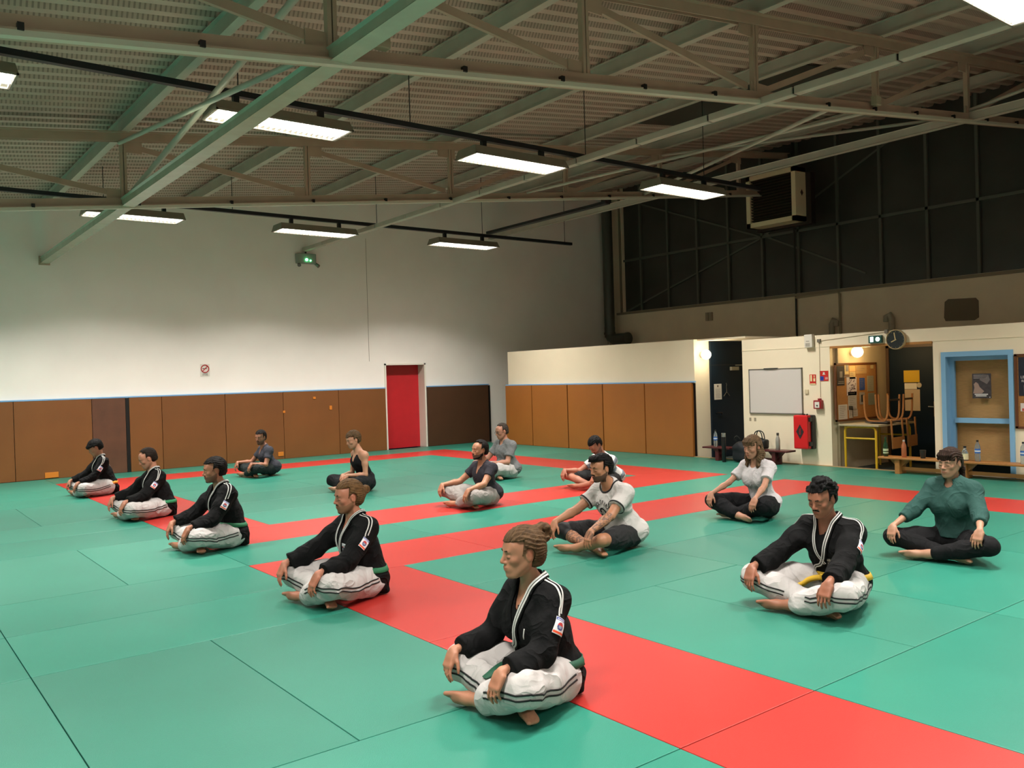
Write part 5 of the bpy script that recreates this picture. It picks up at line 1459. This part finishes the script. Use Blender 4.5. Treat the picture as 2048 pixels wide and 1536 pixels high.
            def mk(uv):
                u, v = uv[:, 0] - .5, uv[:, 1] - .5
                C = np.tile(np.array((.012, .012, .012)), (len(u), 1))
                on = ((v > .3) & (v < .42)) | ((u < -.1) & (u > -.4) & (np.mod(v * 7, 1) < .5)) | ((np.abs(u + .12) < .04)) | ((u > -.1) & (u < .35) & (v > .05) & (v < .12))
                C[on] = hexc('#8F8B80')[:3]; return C
            patch('chest_mark', J, c, unit((.9, .4, .1)), (0, .1, 1), .050, .075, badgem, t, nu=22, nv=26, off=.002, colf=mk)
        elif cloth.get('chest') == 'dash':
            c = chest + Rt @ np.array((.13, .075, .0))
            patch('chest_mark', J, c, unit((.85, .5, .1)), (0, .1, 1), .006, .05, stripe_w, t, nu=3, nv=8, off=.002)
        # trouser side piping
        for K, A, Hp, s_ in ((KL, AL, HL, 1), (KR, AR, HR, -1)):
            for q in (.013, -.013):
                out = np.array((0, .16 * s_, -.02))
                pts = [Hp + np.array((-.04, .14 * s_, .03)), Hp * .5 + K * .5 + out, K + np.array((.03, .12 * s_, -.015)), K * .72 + A * .28 + np.array((.13, .02 * s_, .02)), K * .4 + A * .6 + np.array((.12, 0, .03))]
                ribbon('side_piping', Pn, pts, .009, stripe_b, t, n=44, off=.0015, shift=q, thick=.002)
    elif kind in ('tee', 'sweater', 'tank', 'vneck'):
        o = {'tee': .016, 'sweater': .028, 'tank': .010, 'vneck': .010}[kind]
        if kind == 'tank':
            torso(J, o, shoulder=False)
            for P in (SL, SR): J.cap(N + (P - N) * .42 + np.array((-.01, 0, .012)), N + (P - N) * .55 + np.array((-.0, 0, -.05)), .043, .05, k=.02)
            for P in (SL, SR): J.cap(P + (P - N) * .22 + np.array((0, 0, .03)), P + (P - N) * .10 + np.array((.0, 0, -.10)), .062, .045, k=.01, sub=True)
        else:
            torso(J, o)
            for S_, E_, W_ in ((SL, EL, WL), (SR, ER, WR)):
                if kind == 'sweater':
                    c2 = E_ * .55 + W_ * .45
                    J.chain([S_, E_], [.070 * b_, .066 * b_], k=.03); J.chain([E_, c2], [.064 * b_, .052 * b_], k=.025)
                    cutp, v = c2, unit(W_ - E_)
                else:
                    fr_ = cloth.get('sleeve', .62)
                    c2 = S_ * (1 - fr_) + E_ * fr_
                    J.chain([S_, c2], [(.058 + o * .5) * b_, (.052 + o * .9) * b_], k=.03)
                    cutp, v = c2, unit(E_ - S_)
                def cc(P, F, cutp=cutp, v=v):
                    near_ = np.linalg.norm(P - cutp, axis=-1) < .10
                    return np.where(near_, np.maximum(F, (P - cutp) @ v.astype(f32) - .012), F)
                J.fn(cc)
            if kind in ('tee', 'vneck'):
                J.ell(pel + np.array((-.040, 0, .03)), (.158 * b_ + o, .190 * b_ + o, .13), k=.04)
        J.fn(folds({'tee': .0042, 'sweater': .0035, 'tank': .002, 'vneck': .003}[kind], (26, 30, 40), seed + 1))
        hem = cloth.get('hem', .10)
        J.fn(lambda P, F: np.maximum(F, hem - P[..., 2] + (P[..., 0]) * cloth.get('hemtilt', .5)))
        nb = Shape(); nr = {'tank': .064, 'sweater': .060}.get(kind, .062)
        nb.cap(N + np.array((.0, 0, -.0)), H((-.018, 0, -.065)), nr * sc, nr * sc, k=.02)
        if kind == 'vneck': nb.cap(N + np.array((.055, 0, .01)), chest + Rt @ np.array((.12, 0, .065)), .04, .008, k=.015)
        elif kind == 'tank': nb.cap(N + np.array((.045, 0, .0)), chest + Rt @ np.array((.12, 0, .085)), .050, .035, k=.02)
        elif kind == 'sweater': nb.cap(N + np.array((.02, 0, .01)), N + np.array((.035, 0, .0)), .050, .045, k=.015)
        else: nb.cap(N + np.array((.025, 0, .008)), N + np.array((.045, 0, -.005)), .050, .045, k=.015)
        J.fn(lambda P, F: np.maximum(F, -nb.eval(P)))
        if cloth.get('bands'):
            jm = tintmat('striped_shirt', .85, crease=.6)
            def bc(V):
                q = (V - pel) @ Rt; z_ = q[:, 2]; C = np.tile(np.array(hexc('#CFCBC8')[:3]), (len(V), 1))
                C[np.mod(z_ * 7.2 + .15, 1) < .42] = hexc('#6F7680')[:3]
                return C
            realize('shirt', J, jm, t, base=vox, colf=bc)
        else:
            realize({'sweater': 'sweater', 'tank': 'tank_top'}.get(kind, 'shirt'), J, mat('cloth_' + ccol.strip('#'), ccol, .88, noise=.06, nscale=8, bump=.2, bscale=220, spec=.2, crease=.45), t, base=vox)
        if cloth.get('trim'):
            tm = mat('cloth_trim_black', '#0D0D0E', .85)
            ring = [N + np.array((.025 + .078 * math.cos(a), .072 * math.sin(a), .008 - .03 * math.cos(a))) for a in np.linspace(0, 2 * PI, 17)]
            Jn = Shape(); Jn.pr = J.pr
            ribbon('collar', Jn, ring, .014, tm, t, n=44, off=.001, thick=.004)
            for S_, E_ in ((SL, EL), (SR, ER)):
                fr_ = cloth.get('sleeve', .62); c2 = S_ * (1 - fr_) + E_ * fr_; v = unit(E_ - S_); a1 = unit(np.cross(v, (1, 0, .2))); a2 = np.cross(v, a1)
                ring = [c2 + v * .002 + (a1 * math.cos(a) + a2 * math.sin(a)) * .075 for a in np.linspace(0, 2 * PI, 17)]
                ribbon('sleeve_band', Jn, ring, .014, tm, t, n=40, off=.002, thick=.003)
    J_ = J
    # ---------------- hair
    hm = hair_mat(hair['c']); st = hair['s']
    Hs = Shape()
    vol = hair.get('vol', .012)
    Hs.ell(H((-.012, 0, .032)), hr(.101, .078, .092) + vol * sc, k=.015, R=g)
    if st in ('bun', 'manbun'):
        Hs.ell(H((-.055, 0, -.02)), hr(.062, .066, .065), k=.03, R=g)
        bz = (-.105, 0, .082) if st == 'bun' else (-.135, -.005, .030)
        Hs.ell(H((bz[0] + .03, 0, bz[2] - .012)), hr(.04, .035, .03), k=.03, R=g)
        for i in range(9):
            a = i * 2.4; r_ = .020
            o = np.array((math.cos(a) * r_, math.sin(a * 1.3) * r_, math.sin(a) * r_)) * hair.get('bunsize', 1.0)
            Hs.ell(H(np.array(bz) + o), hr(.020, .018, .014) * hair.get('bunsize', 1.0), k=.008, R=g)
    if st == 'ponytail':
        Hs.ell(H((-.07, 0, -.01)), hr(.055, .062, .055), k=.03, R=g)
        Hs.chain([H((-.105, .01, -.01)), H((-.125, .02, -.07)), H((-.115, .03, -.15)), H((-.09, .035, -.19))], [.024, .026, .020, .008], k=.015)
    if st == 'long':
        for s_ in (1, -1):
            Hs.chain([H((-.01, .072 * s_, .02)), H((.0, .082 * s_, -.05)), H((.02, .080 * s_, -.12)), H((.045, .070 * s_, -.19)), H((.05, .062 * s_, -.235))], [.022, .026, .026, .020, .008], k=.02)
            Hs.chain([H((-.05, .06 * s_, .0)), H((-.05, .065 * s_, -.09)), H((-.03, .07 * s_, -.18))], [.03, .035, .015], k=.02)
    if st in ('short', 'curly', 'bowl', 'receding', 'quiff'):
        Hs.ell(H((-.060, 0, -.020)), hr(.050, .064, .055) + vol * .3, k=.02, R=g)
    if st == 'curly':
        rng = np.random.RandomState(5)
        for i in range(46):
            a, b2 = rng.uniform(-PI, PI), rng.uniform(.05, 1.45)
            q = np.array((math.cos(a) * math.cos(b2) * .104 - .012, math.sin(a) * math.cos(b2) * .088, math.sin(b2) * .104 + .028))
            Hs.ell(H(q), hr(.019, .019, .017), k=.008, R=g)
    if st == 'quiff':
        Hs.chain([H((.05, .03, .105)), H((.085, .02, .10)), H((.098, .0, .085))], [.024, .02, .012], k=.02); Hs.chain([H((.05, -.03, .105)), H((.085, -.02, .10)), H((.095, -.03, .082))], [.024, .02, .01], k=.02)
    if st == 'bowl':
        Hs.chain([H((.075, .045, .055)), H((.092, 0, .058)), H((.075, -.045, .055))], [.022, .022, .022], k=.02)
        Hs.chain([H((.0, .08, .03)), H((.05, .068, .04))], [.02, .018], k=.02)
        Hs.chain([H((.0, -.08, .03)), H((.05, -.068, .04))], [.02, .018], k=.02)
    if hair.get('fringe'):
        for i in range(9):
            y0 = -.055 + .01375 * i
            Hs.chain([H((.055, y0 * .7, .105)), H((.087 - abs(y0) * .25, y0, .075)), H((.095 - abs(y0) * .35, y0 * 1.08, .034))], [.012, .010, .005], k=.008)
    # carve the face, ears and nape
    line = hair.get('line', .062)
    cutd = hair.get('cut', 0)
    def face_cut(P, F):
        L = (P - hc.astype(f32)) @ Rh.astype(f32) / sc
        x, y, z = L[..., 0], L[..., 1], L[..., 2]
        temple = line + .008 * (np.abs(y) / .07) ** 2 * (1 if hair.get('fringe') is None else 0) - (.01 if st == 'bowl' else 0)
        # face region: in front of the ear line and under the hair line
        front = np.minimum(x - (.030 if st != 'receding' else .028) + .25 * np.maximum(z, 0), temple - z)
        if st == 'receding': front = np.maximum(front, np.minimum(x - .005 - 0 * z, .5 * (.035 - np.abs(np.abs(y) - .045)) + .0 * z)) if False else np.maximum(front, np.minimum(x - .035, np.minimum(.110 - z, 1)))
        side = np.minimum(np.minimum(x + .020, .045 - x), -.004 - z)                 # in front of and around the ear
        ear = .030 - np.sqrt((x + .004) ** 2 + ((z + .006) * .8) ** 2)
        nape = -.062 - z
        if st in ('ponytail', 'long', 'bun', 'manbun'): nape = (-.075 if st != 'long' else -.5) - z
        c = np.maximum(np.maximum(front, np.maximum(side, ear) if st != 'long' else ear * .6 - .005), nape)
        if st == 'ponytail': c = np.where(x < -.085, -.02, c)
        if st == 'long': c = np.where((np.abs(y) > .055) & (z < -.02), np.minimum(c, -.01), c); 
        if st in ('bun', 'manbun'): c = np.where(x < -.10, -.02, c)
        if hair.get('fringe'): c = np.where((x > .04) & (z > .028), np.minimum(c, -.004), c)
        return np.maximum(F, c * sc)
    def strands(P, F):
        L = (P - hc.astype(f32)) @ Rh.astype(f32)
        a = np.arctan2(L[..., 1], L[..., 2] + .02)
        n_ = np.sin(a * 38 + 5 * np.sin(L[..., 0] * 30)) + .6 * np.sin(a * 71 + 4 * np.sin(L[..., 0] * 44 + 1))
        amp = hair.get('amp', .0024)
        return F + amp * n_ + (amp * 1.2 * np.sin(L[..., 0] * 90 + L[..., 1] * 60) * np.sin(L[..., 2] * 80 + 2 * np.sin(L[..., 1] * 70)) if st in ('short', 'curly', 'quiff') else 0)
    Hs.fn(strands); Hs.fn(face_cut)
    hv = .0042 if near >= 2 else (.0055 if near == 1 else .0075)
    realize('hair', Hs, hm, t, base=hv)
    # brows, lashes, beard
    bw = Shape()
    for s_ in (1, -1):
        bw.chain([H((.0935, .014 * s_, .0195)), H((.0915, .030 * s_, .0245)), H((.080, .048 * s_, .0185))], [.0030, .0036, .0018], k=.003)
    bw.pr = []
    for s_ in (1, -1):
        q = snap(B, [H((.0935, .013 * s_, .0225)), H((.0915, .031 * s_, .0255)), H((.080, .048 * s_, .0190))], off=.0004)
        bw.chain(list(q), [.0030, .0036, .0020], k=.003)
    realize('eyebrows', bw, hair_mat(brow), t, base=.003)
    if near >= 1:
        ls = Shape()
        for s_ in (1, -1): ls.chain(list(snap(B, [H((.0930, .0205 * s_, -.0065)), H((.0945, .032 * s_, -.0080)), H((.0870, .0455 * s_, -.0055))], off=.0002)), [.0013, .0017, .0013], k=.001)
        realize('eyelashes', ls, black, t, base=.0022)
    if beard:
        bd = Shape(); q = .004
        full = beard == 'full'
        if beard in ('full', 'short', 'goatee'):
            if full:
                for s_ in (1, -1): bd.chain([H((-.002, .062 * s_, -.030)), H((.008, .060 * s_, -.055)), H((.060, .027 * s_, -.099))], [.009, .015, .018], k=.02)
            bd.ell(H((.074, 0, -.101)), hr(.021, .026, .018 if full else .0155), k=.015, R=g)
            if full: bd.ell(H((.040, 0, -.088)), hr(.045, .045, .026), k=.015, R=g)
            pass
        bd.chain([H((.0975, 0, -.046)), H((.094, .017 * 1, -.050)), H((.083, .030, -.064))], [.0058, .0058, .005], k=.006)
        bd.chain([H((.0975, 0, -.046)), H((.094, -.017 * 1, -.050)), H((.083, -.030, -.064))], [.0058, .0058, .005], k=.006)
        def mc(P, F):
            L = (P - hc.astype(f32)) @ Rh.astype(f32) / sc
            m_ = .020 - np.sqrt((L[..., 1] * .85) ** 2 + ((L[..., 2] + .0635) * 2.1) ** 2)
            m_ = np.where(L[..., 0] > .05, m_, -.02)
            up_ = L[..., 2] + .022 if full else L[..., 2] + .030
            return np.maximum(np.maximum(F, m_ * sc), up_ * sc) + .0009 * np.sin(P[..., 0] * 420) * np.sin(P[..., 2] * 400 + P[..., 1] * 380)
        bd.fn(mc)
        realize('beard', bd, hair_mat(hair.get('bc', hair['c'])), t, base=.004 if near >= 1 else .006)
    if glasses:
        gl = MB(); gm = mat('glasses_metal', '#3A3A3C', .3, metal=.7)
        for s_ in (1, -1):
            ring = [H((.104 - .010 * abs(math.cos(a)) * 0, .032 * s_ + .020 * math.cos(a), -.003 + .014 * math.sin(a))) for a in np.linspace(0, 2 * PI, 15)]
            gl.tube(ring, .0016, 6); gl.tube([H((.103, .052 * s_, .002)), H((.05, .072 * s_, .002)), H((-.01, .082 * s_, .0))], .0016, 6)
        gl.tube([H((.106, .012, .0)), H((.106, -.012, .0))], .0016, 6)
        gl.build('glasses', gm, t)
    if extra: extra(dict(t=t, J=J, Pn=Pn, B=B, H=H, N=N, chest=chest, Rt=Rt, KL=KL, KR=KR, AL=AL, AR=AR, WL=WL, WR=WR, EL=EL, SL=SL, ER=ER, SR=SR, waist=waist))
    return t
def loc(root, wpt, hd=180):
    a = math.radians(hd); dx, dy = wpt[0] - root[0], wpt[1] - root[1]
    return (dx * math.cos(a) + dy * math.sin(a), -dx * math.sin(a) + dy * math.cos(a), wpt[2])
def use(i): return True
def shirt_print(k):
    """arched lettering and a round motif on the chest, laid on the cloth"""
    J, Rt, chest = k['J'], k['Rt'], k['chest']
    inkm = mat('shirt_print_ink', '#15151A', .8)
    D = unit(Rt @ np.array((1, 0, .05)))
    holder = None
    word = 'GOLSFIRT'
    r0, cen = .082, chest + np.array((.0, -.012, .0))
    lat = np.array((0, 1, 0.)); up = np.cross(D, lat); up = up if up[2] > 0 else -up
    objs = []
    for i, ch in enumerate(word):
        a = math.radians(66 - i * 132 / (len(word) - 1))
        cu = bpy.data.curves.new('print_letter', 'FONT'); cu.body = ch; cu.size = .052; cu.align_x = 'CENTER'; cu.offset = .0006
        tmp = bpy.data.objects.new('print_letter', cu); COL.objects.link(tmp)
        dg = bpy.context.evaluated_depsgraph_get(); me = bpy.data.meshes.new_from_object(tmp.evaluated_get(dg))
        COL.objects.unlink(tmp); bpy.data.objects.remove(tmp)
        bm2 = bmesh.new(); bm2.from_mesh(me); bmesh.ops.triangulate(bm2, faces=bm2.faces)
        bmesh.ops.subdivide_edges(bm2, edges=[e for e in bm2.edges if e.calc_length() > .012], cuts=1)
        P = []
        for v in bm2.verts:
            x, y = v.co.x * .8, v.co.y + r0 - .018
            u_, w_ = x * math.cos(a - 0) * 1 , 0
            # rotate the letter by -(90-...) around the arc centre; picture left = person's right
            th = a
            X = -(x * math.cos(th) - 0) ; 
            px_ = y * math.sin(th) - x * math.cos(th); py_ = y * math.cos(th) + x * math.sin(th)
            P.append(cen - lat * px_ + up * py_ + D * .16)
        P = project(J, P, np.broadcast_to(-D, (len(P), 3)), steps=60, off=.0018)
        for v, q in zip(bm2.verts, P): v.co = q
        bm2.to_mesh(me); bm2.free(); me.materials.clear(); me.materials.append(inkm)
        link('print_letter', me, k['t'])
    ring = [project(J, [cen + lat * .030 * math.cos(q) + up * (.030 * math.sin(q) - .005) + D * .16], [-D], steps=60, off=.002)[0] for q in np.linspace(-.5, PI + .5, 12)]
    ribbon('print_motif', J, ring, .016, inkm, k['t'], n=30, off=.001, thick=.0015)
    for s_ in (1, -1):
        a_ = [project(J, [cen + lat * (.030 * s_ + .012 * q * s_) + up * (-.035 - .02 * q) + D * .16], [-D], steps=60, off=.002)[0] for q in (0, .5, 1)]
        ribbon('print_motif', J, a_, .018, inkm, k['t'], n=8, off=.001, thick=.0015)
def knee_sleeve(k):
    s_ = Shape(); K, A = k['KR'], k['AR']; H_ = np.array((.01, -.095, .12))
    s_.chain([H_ * .35 + K * .65, K, K * .80 + A * .20], [.074, .070, .064], k=.03)
    realize('knee_sleeve', s_, mat('black_neoprene', '#0E0E10', .6), k['t'], base=.009)
GIW = dict(top=('gi', ''), legs=('gi', ''))
def ppl():
    if use(0): person((2.70, 3.28), 180, 'woman in black jacket and green belt with messy hair bun, nearest the camera', (.12, 0, .735), (.42, .20, .27), (.41, -.20, .27),
           dict(GIW, piping=.010, chest='dash'), dict(s='bun', c='#6B5138', vol=.010, amp=.0024, line=.064, bunsize=1.5), skin='#C08A6C', yaw=-.30, pitch=-.06, near=2, female=True, belt='#0E4A33', brow='#2E2016', shoulders=.138, seed=1.2, build=.97)
    if use(1): person((2.99, 5.75), 180, 'bearded man with tied-back fair hair in black jacket with a flag patch, seated cross-legged', (.09, 0, .745), (.47, .25, .27), (.50, -.25, .27),
           dict(GIW, piping=.008, chest='flag', both=True), dict(s='manbun', c='#7A5A38', vol=.010, amp=.0022, line=.070, bc='#5E4026'), skin='#C08468', yaw=-.10, pitch=-.08, near=2, belt='#12603C', beard='short', brow='#4A301C', shoulders=.165, seed=2.7, build=1.06)
    if use(2): person((2.94, 8.45), 180, 'short-haired dark man in black jacket and green belt, third from the camera in his row', (.12, 0, .765), (.46, .23, .26), (.48, -.22, .26),
           dict(GIW, chest='dash'), dict(s='short', c='#16110E', vol=.013, line=.070), skin='#B98164', yaw=-.15, pitch=-.08, near=1, belt='#12603C', beard='short', brow='#17110D', seed=4.1, build=1.04)
    if use(3): person((3.02, 11.1), 180, 'man in black jacket and green belt bowing his head, next to the boy', (.13, 0, .725), (.48, .27, .24), (.49, -.27, .24),
           dict(GIW), dict(s='receding', c='#2A1F18', vol=.009, line=.080), skin='#C08A6E', yaw=-.12, pitch=-.38, near=1, belt='#17784A', beard=None, brow='#2A1D14', seed=5.9, build=1.03)
    if use(4): person((3.05, 14.08), 180, 'black-haired boy in black jacket and orange belt, farthest of the row, head bowed', (.13, 0, .715), (.44, .24, .22), (.45, -.24, .22),
           dict(GIW), dict(s='bowl', c='#0D0B0B', vol=.018, line=.040), skin='#B98468', yaw=-.10, pitch=-.50, near=0, belt='#D9922A', brow='#120E0C', seed=7.3, build=.92, sc=.95)
    if use(5): person((5.78, 14.45), 180, 'man in dark grey t-shirt and black trousers sitting alone by the tan wall pads', (.14, 0, .675), (.42, .26, .25), (.47, -.26, .25),
           dict(top=('vneck', '#3A3A42'), legs=('plain', '#1E2424'), sleeve=.55), dict(s='short', c='#1A1412', vol=.013, line=.070), skin='#B88064', yaw=.6, pitch=-.12, near=1, beard='short', brow='#18120E', seed=2.2)
    if use(6): person((5.93, 11.22), 180, 'young fair-haired man in black tank top resting his forearms in his lap', (.17, 0, .755), (.30, .05, .25), (.33, -.06, .25),
           dict(top=('tank', '#0E0E11'), legs=('loose', '#121316'), hem=.06), dict(s='short', c='#6A5238', vol=.016, line=.062, amp=.003), skin='#C99A7C', yaw=0, pitch=-.28, near=1, brow='#4A3625', seed=3.1, kl=(.34, .33, .16), kr=(.36, -.33, .16), hdir_l=(.5, -.6, -.5), hdir_r=(.5, .6, -.5), build=.93, shoulders=.155)
    if use(7): person((6.30, 8.70), 180, 'bearded man in charcoal v-neck t-shirt and light grey trousers on the red band', (.09, 0, .695), (.48, .28, .255), (.46, -.32, .27),
           dict(top=('vneck', '#2C2A30'), legs=('loose', '#8C8682'), sleeve=.50, hem=.06), dict(s='receding', c='#1B1310', vol=.009, line=.085), skin='#C08C6C', yaw=-.10, pitch=.02, near=1, beard='full', brow='#1A1210', seed=6.0, build=1.0, elbow_out=.5)
    if use(8): person((8.22, 10.78), 180, 'older balding man with glasses in grey t-shirt and white trousers behind the charcoal-shirted man', (.09, 0, .745), (.40, .15, .27), (.45, -.27, .27),
           dict(top=('tee', '#6E6F70'), legs=('gi', ''), sleeve=.62, hem=.03), dict(s='receding', c='#4C433C', vol=.007, line=.092), skin='#BC8A70', yaw=-.12, pitch=-.22, near=1, glasses=True, brow='#4A3E36', seed=1.9, build=1.08, belly=.03)
    if use(9): person((8.50, 8.75), 180, 'man in striped grey and white t-shirt and black shorts, head sunk forward', (.27, 0, .610), (.58, .30, .23), (.56, -.34, .26),
           dict(top=('tee', '#CFCBC8'), legs=('shorts', '#101214'), bands=True, sleeve=.55), dict(s='short', c='#15110F', vol=.010, line=.066), skin='#BD8268', yaw=0, pitch=-.75, near=1, beard='short', brow='#15100D', seed=8.8, lean=.15, build=1.02)
    if use(10): person((5.62, 5.63), 180, 'tattooed man in white t-shirt with black lettering and black shorts', (.26, 0, .745), (.62, .23, .25), (.60, -.27, .27),
           dict(top=('tee', '#BDB8B5'), legs=('shorts', '#121113'), trim=True, sleeve=.60, hem=.07), dict(s='quiff', c='#120F0E', vol=.014, line=.072), skin='#BE8A68', yaw=-.12, pitch=-.12, near=2, beard='goatee', brow='#120D0B', seed=9.4,
           build=1.12, belly=.025, tattoo=True, extra=lambda k: (shirt_print(k), knee_sleeve(k)))
    if use(11): person((7.83, 5.71), 180, 'woman in white t-shirt and black trousers with long light brown hair', (.14, 0, .765), (.50, .28, .27), (.50, -.29, .27),
           dict(top=('tee', '#C4BEC0'), legs=('loose', '#0F0F12'), sleeve=.62, hem=.05), dict(s='long', c='#7E6248', vol=.009, line=.060, fringe=True, amp=.0022), skin='#C69478', yaw=-.05, pitch=-.20, near=2, female=True, front='R', brow='#4A3526', seed=3.3, shoulders=.150, build=.96)
    if use(12): person((5.30, 3.26), 180, 'young dark-haired man in black jacket with yellow belt looking down, seated at the right', (.19, .01, .725), (.57, .28, .265), (.55, -.30, .27),
           dict(GIW, chest='mark', piping=.0085, both=True), dict(s='curly', c='#0E0C0C', vol=.010, line=.070), skin='#A9745A', yaw=0, pitch=-.30, near=2, belt='#C9A22A', beard='moustache', brow='#0F0B0A', seed=10.7, build=1.04)
    if use(13): person((7.26, 3.39), 180, 'woman in dark green sweater and black trousers with dark ponytail, rightmost person', (.05, 0, .775), (.36, .36, .295), (.42, -.31, .26),
           dict(top=('sweater', '#2B4A45'), legs=('plain', '#101012'), hem=.16, hemtilt=.0), dict(s='ponytail', c='#3A261C', vol=.008, line=.060, fringe=True), skin='#C4977A', yaw=-.10, pitch=-.10, near=2, female=True, brow='#2A1A12', seed=12.2, shoulders=.155, build=1.0,
           kl=(.30, .40, .17), kr=(.36, -.34, .16))
ppl()
# ------------------------------------------------------------------ a label of its own for every mat in view
def relabel_mats():
    marks = [('the bun-haired woman in black', 2.70, 3.28), ('the man with the flag patch', 2.99, 5.75), ('the third man of the black-jacket row', 2.94, 8.45), ('the bowing green-belted man', 3.02, 11.1),
             ('the boy with the orange belt', 3.05, 14.08), ('the man in dark grey t-shirt', 5.78, 14.45), ('the youth in the tank top', 5.93, 11.22), ('the man in charcoal v-neck', 6.30, 8.70),
             ('the man with glasses', 8.22, 10.78), ('the man in striped t-shirt', 8.50, 8.75), ('the tattooed man', 5.62, 5.63), ('the woman in white t-shirt', 7.83, 5.71),
             ('the man with the yellow belt', 5.30, 3.26), ('the woman in green sweater', 7.26, 3.39), ('the red door', 10.3, 17.2), ('the whiteboard wall', 12.3, 8.8), ('the light wooden bench', 12.2, 5.6),
             ('the partition panels', 12.3, 13.5), ('the dark brown wall pad', 12.0, 17.0), ('the bottom left corner of the photo', 1.1, 1.9), ('the left edge of the photo', .9, 6.5), ('the bottom right corner of the photo', 4.2, 1.9)]
    inv = cam.matrix_world.inverted(); k = cam_d.lens / 36 * 2048
    def px(x, y):
        p = inv @ Vector((x, y, 0)); return (1024 + k * p.x / -p.z, 768 - k * p.y / -p.z) if p.z < -.2 else None
    rec = {}
    for o in [q for q in bpy.data.objects if q.name.startswith('judo_mat')]:
        d = o.data.vertices; w_ = max(v.co.x for v in d); h_ = max(v.co.y for v in d)
        cs = [px(o.location.x + w_ * a, o.location.y + h_ * b2) for a in (.1, .5, .9) for b2 in (.1, .5, .9)]
        vis = any(c and 0 < c[0] < 2048 and 0 < c[1] < 1536 for c in cs)
        colr = 'red' if 'red' in o.data.materials[0].name else 'green'
        if not vis:
            l = '%s mat on the floor outside the frame of the photo' % colr; tag(o, l, 'judo mat', '%s mats outside the frame' % colr); continue
        cx, cy = o.location.x + w_ / 2, o.location.y + h_ / 2; c = px(cx, cy)
        m = min(marks, key=lambda q: (q[1] - cx) ** 2 + (q[2] - cy) ** 2); q = px(m[1], m[2])
        dist = math.hypot(m[1] - cx, m[2] - cy)
        if abs(m[1] - cx) < w_ / 2 and abs(m[2] - cy) < h_ / 2: rel = 'directly under' if m[0].startswith(('the man', 'the woman', 'the boy', 'the bun', 'the youth', 'the tat', 'the third', 'the bow')) else 'at'
        else:
            dx, dy = (c[0] - q[0]), (c[1] - q[1]) * 3
            rel = ('left of' if dx < 0 else 'right of') if abs(dx) > abs(dy) else ('behind' if dy < 0 else 'in front of')
        ori = 'lengthwise' if h_ > w_ else 'crosswise'
        rec.setdefault((colr, rel, m[0]), []).append((dist, o))
    ordn = ['nearest', 'second', 'third', 'fourth', 'fifth', 'sixth', 'seventh', 'eighth', 'ninth']
    for (colr, rel, nm), L in rec.items():
        L.sort(key=lambda a: a[0])
        for i, (d, o) in enumerate(L):
            lab = ('%s mat %s %s' % (colr, rel, nm)) if len(L) == 1 else ('%s %s mat %s %s' % (ordn[min(i, 8)], colr, rel, nm))
            tag(o, lab, 'judo mat', 'red judo mats' if colr == 'red' else 'green judo mats')
relabel_mats()
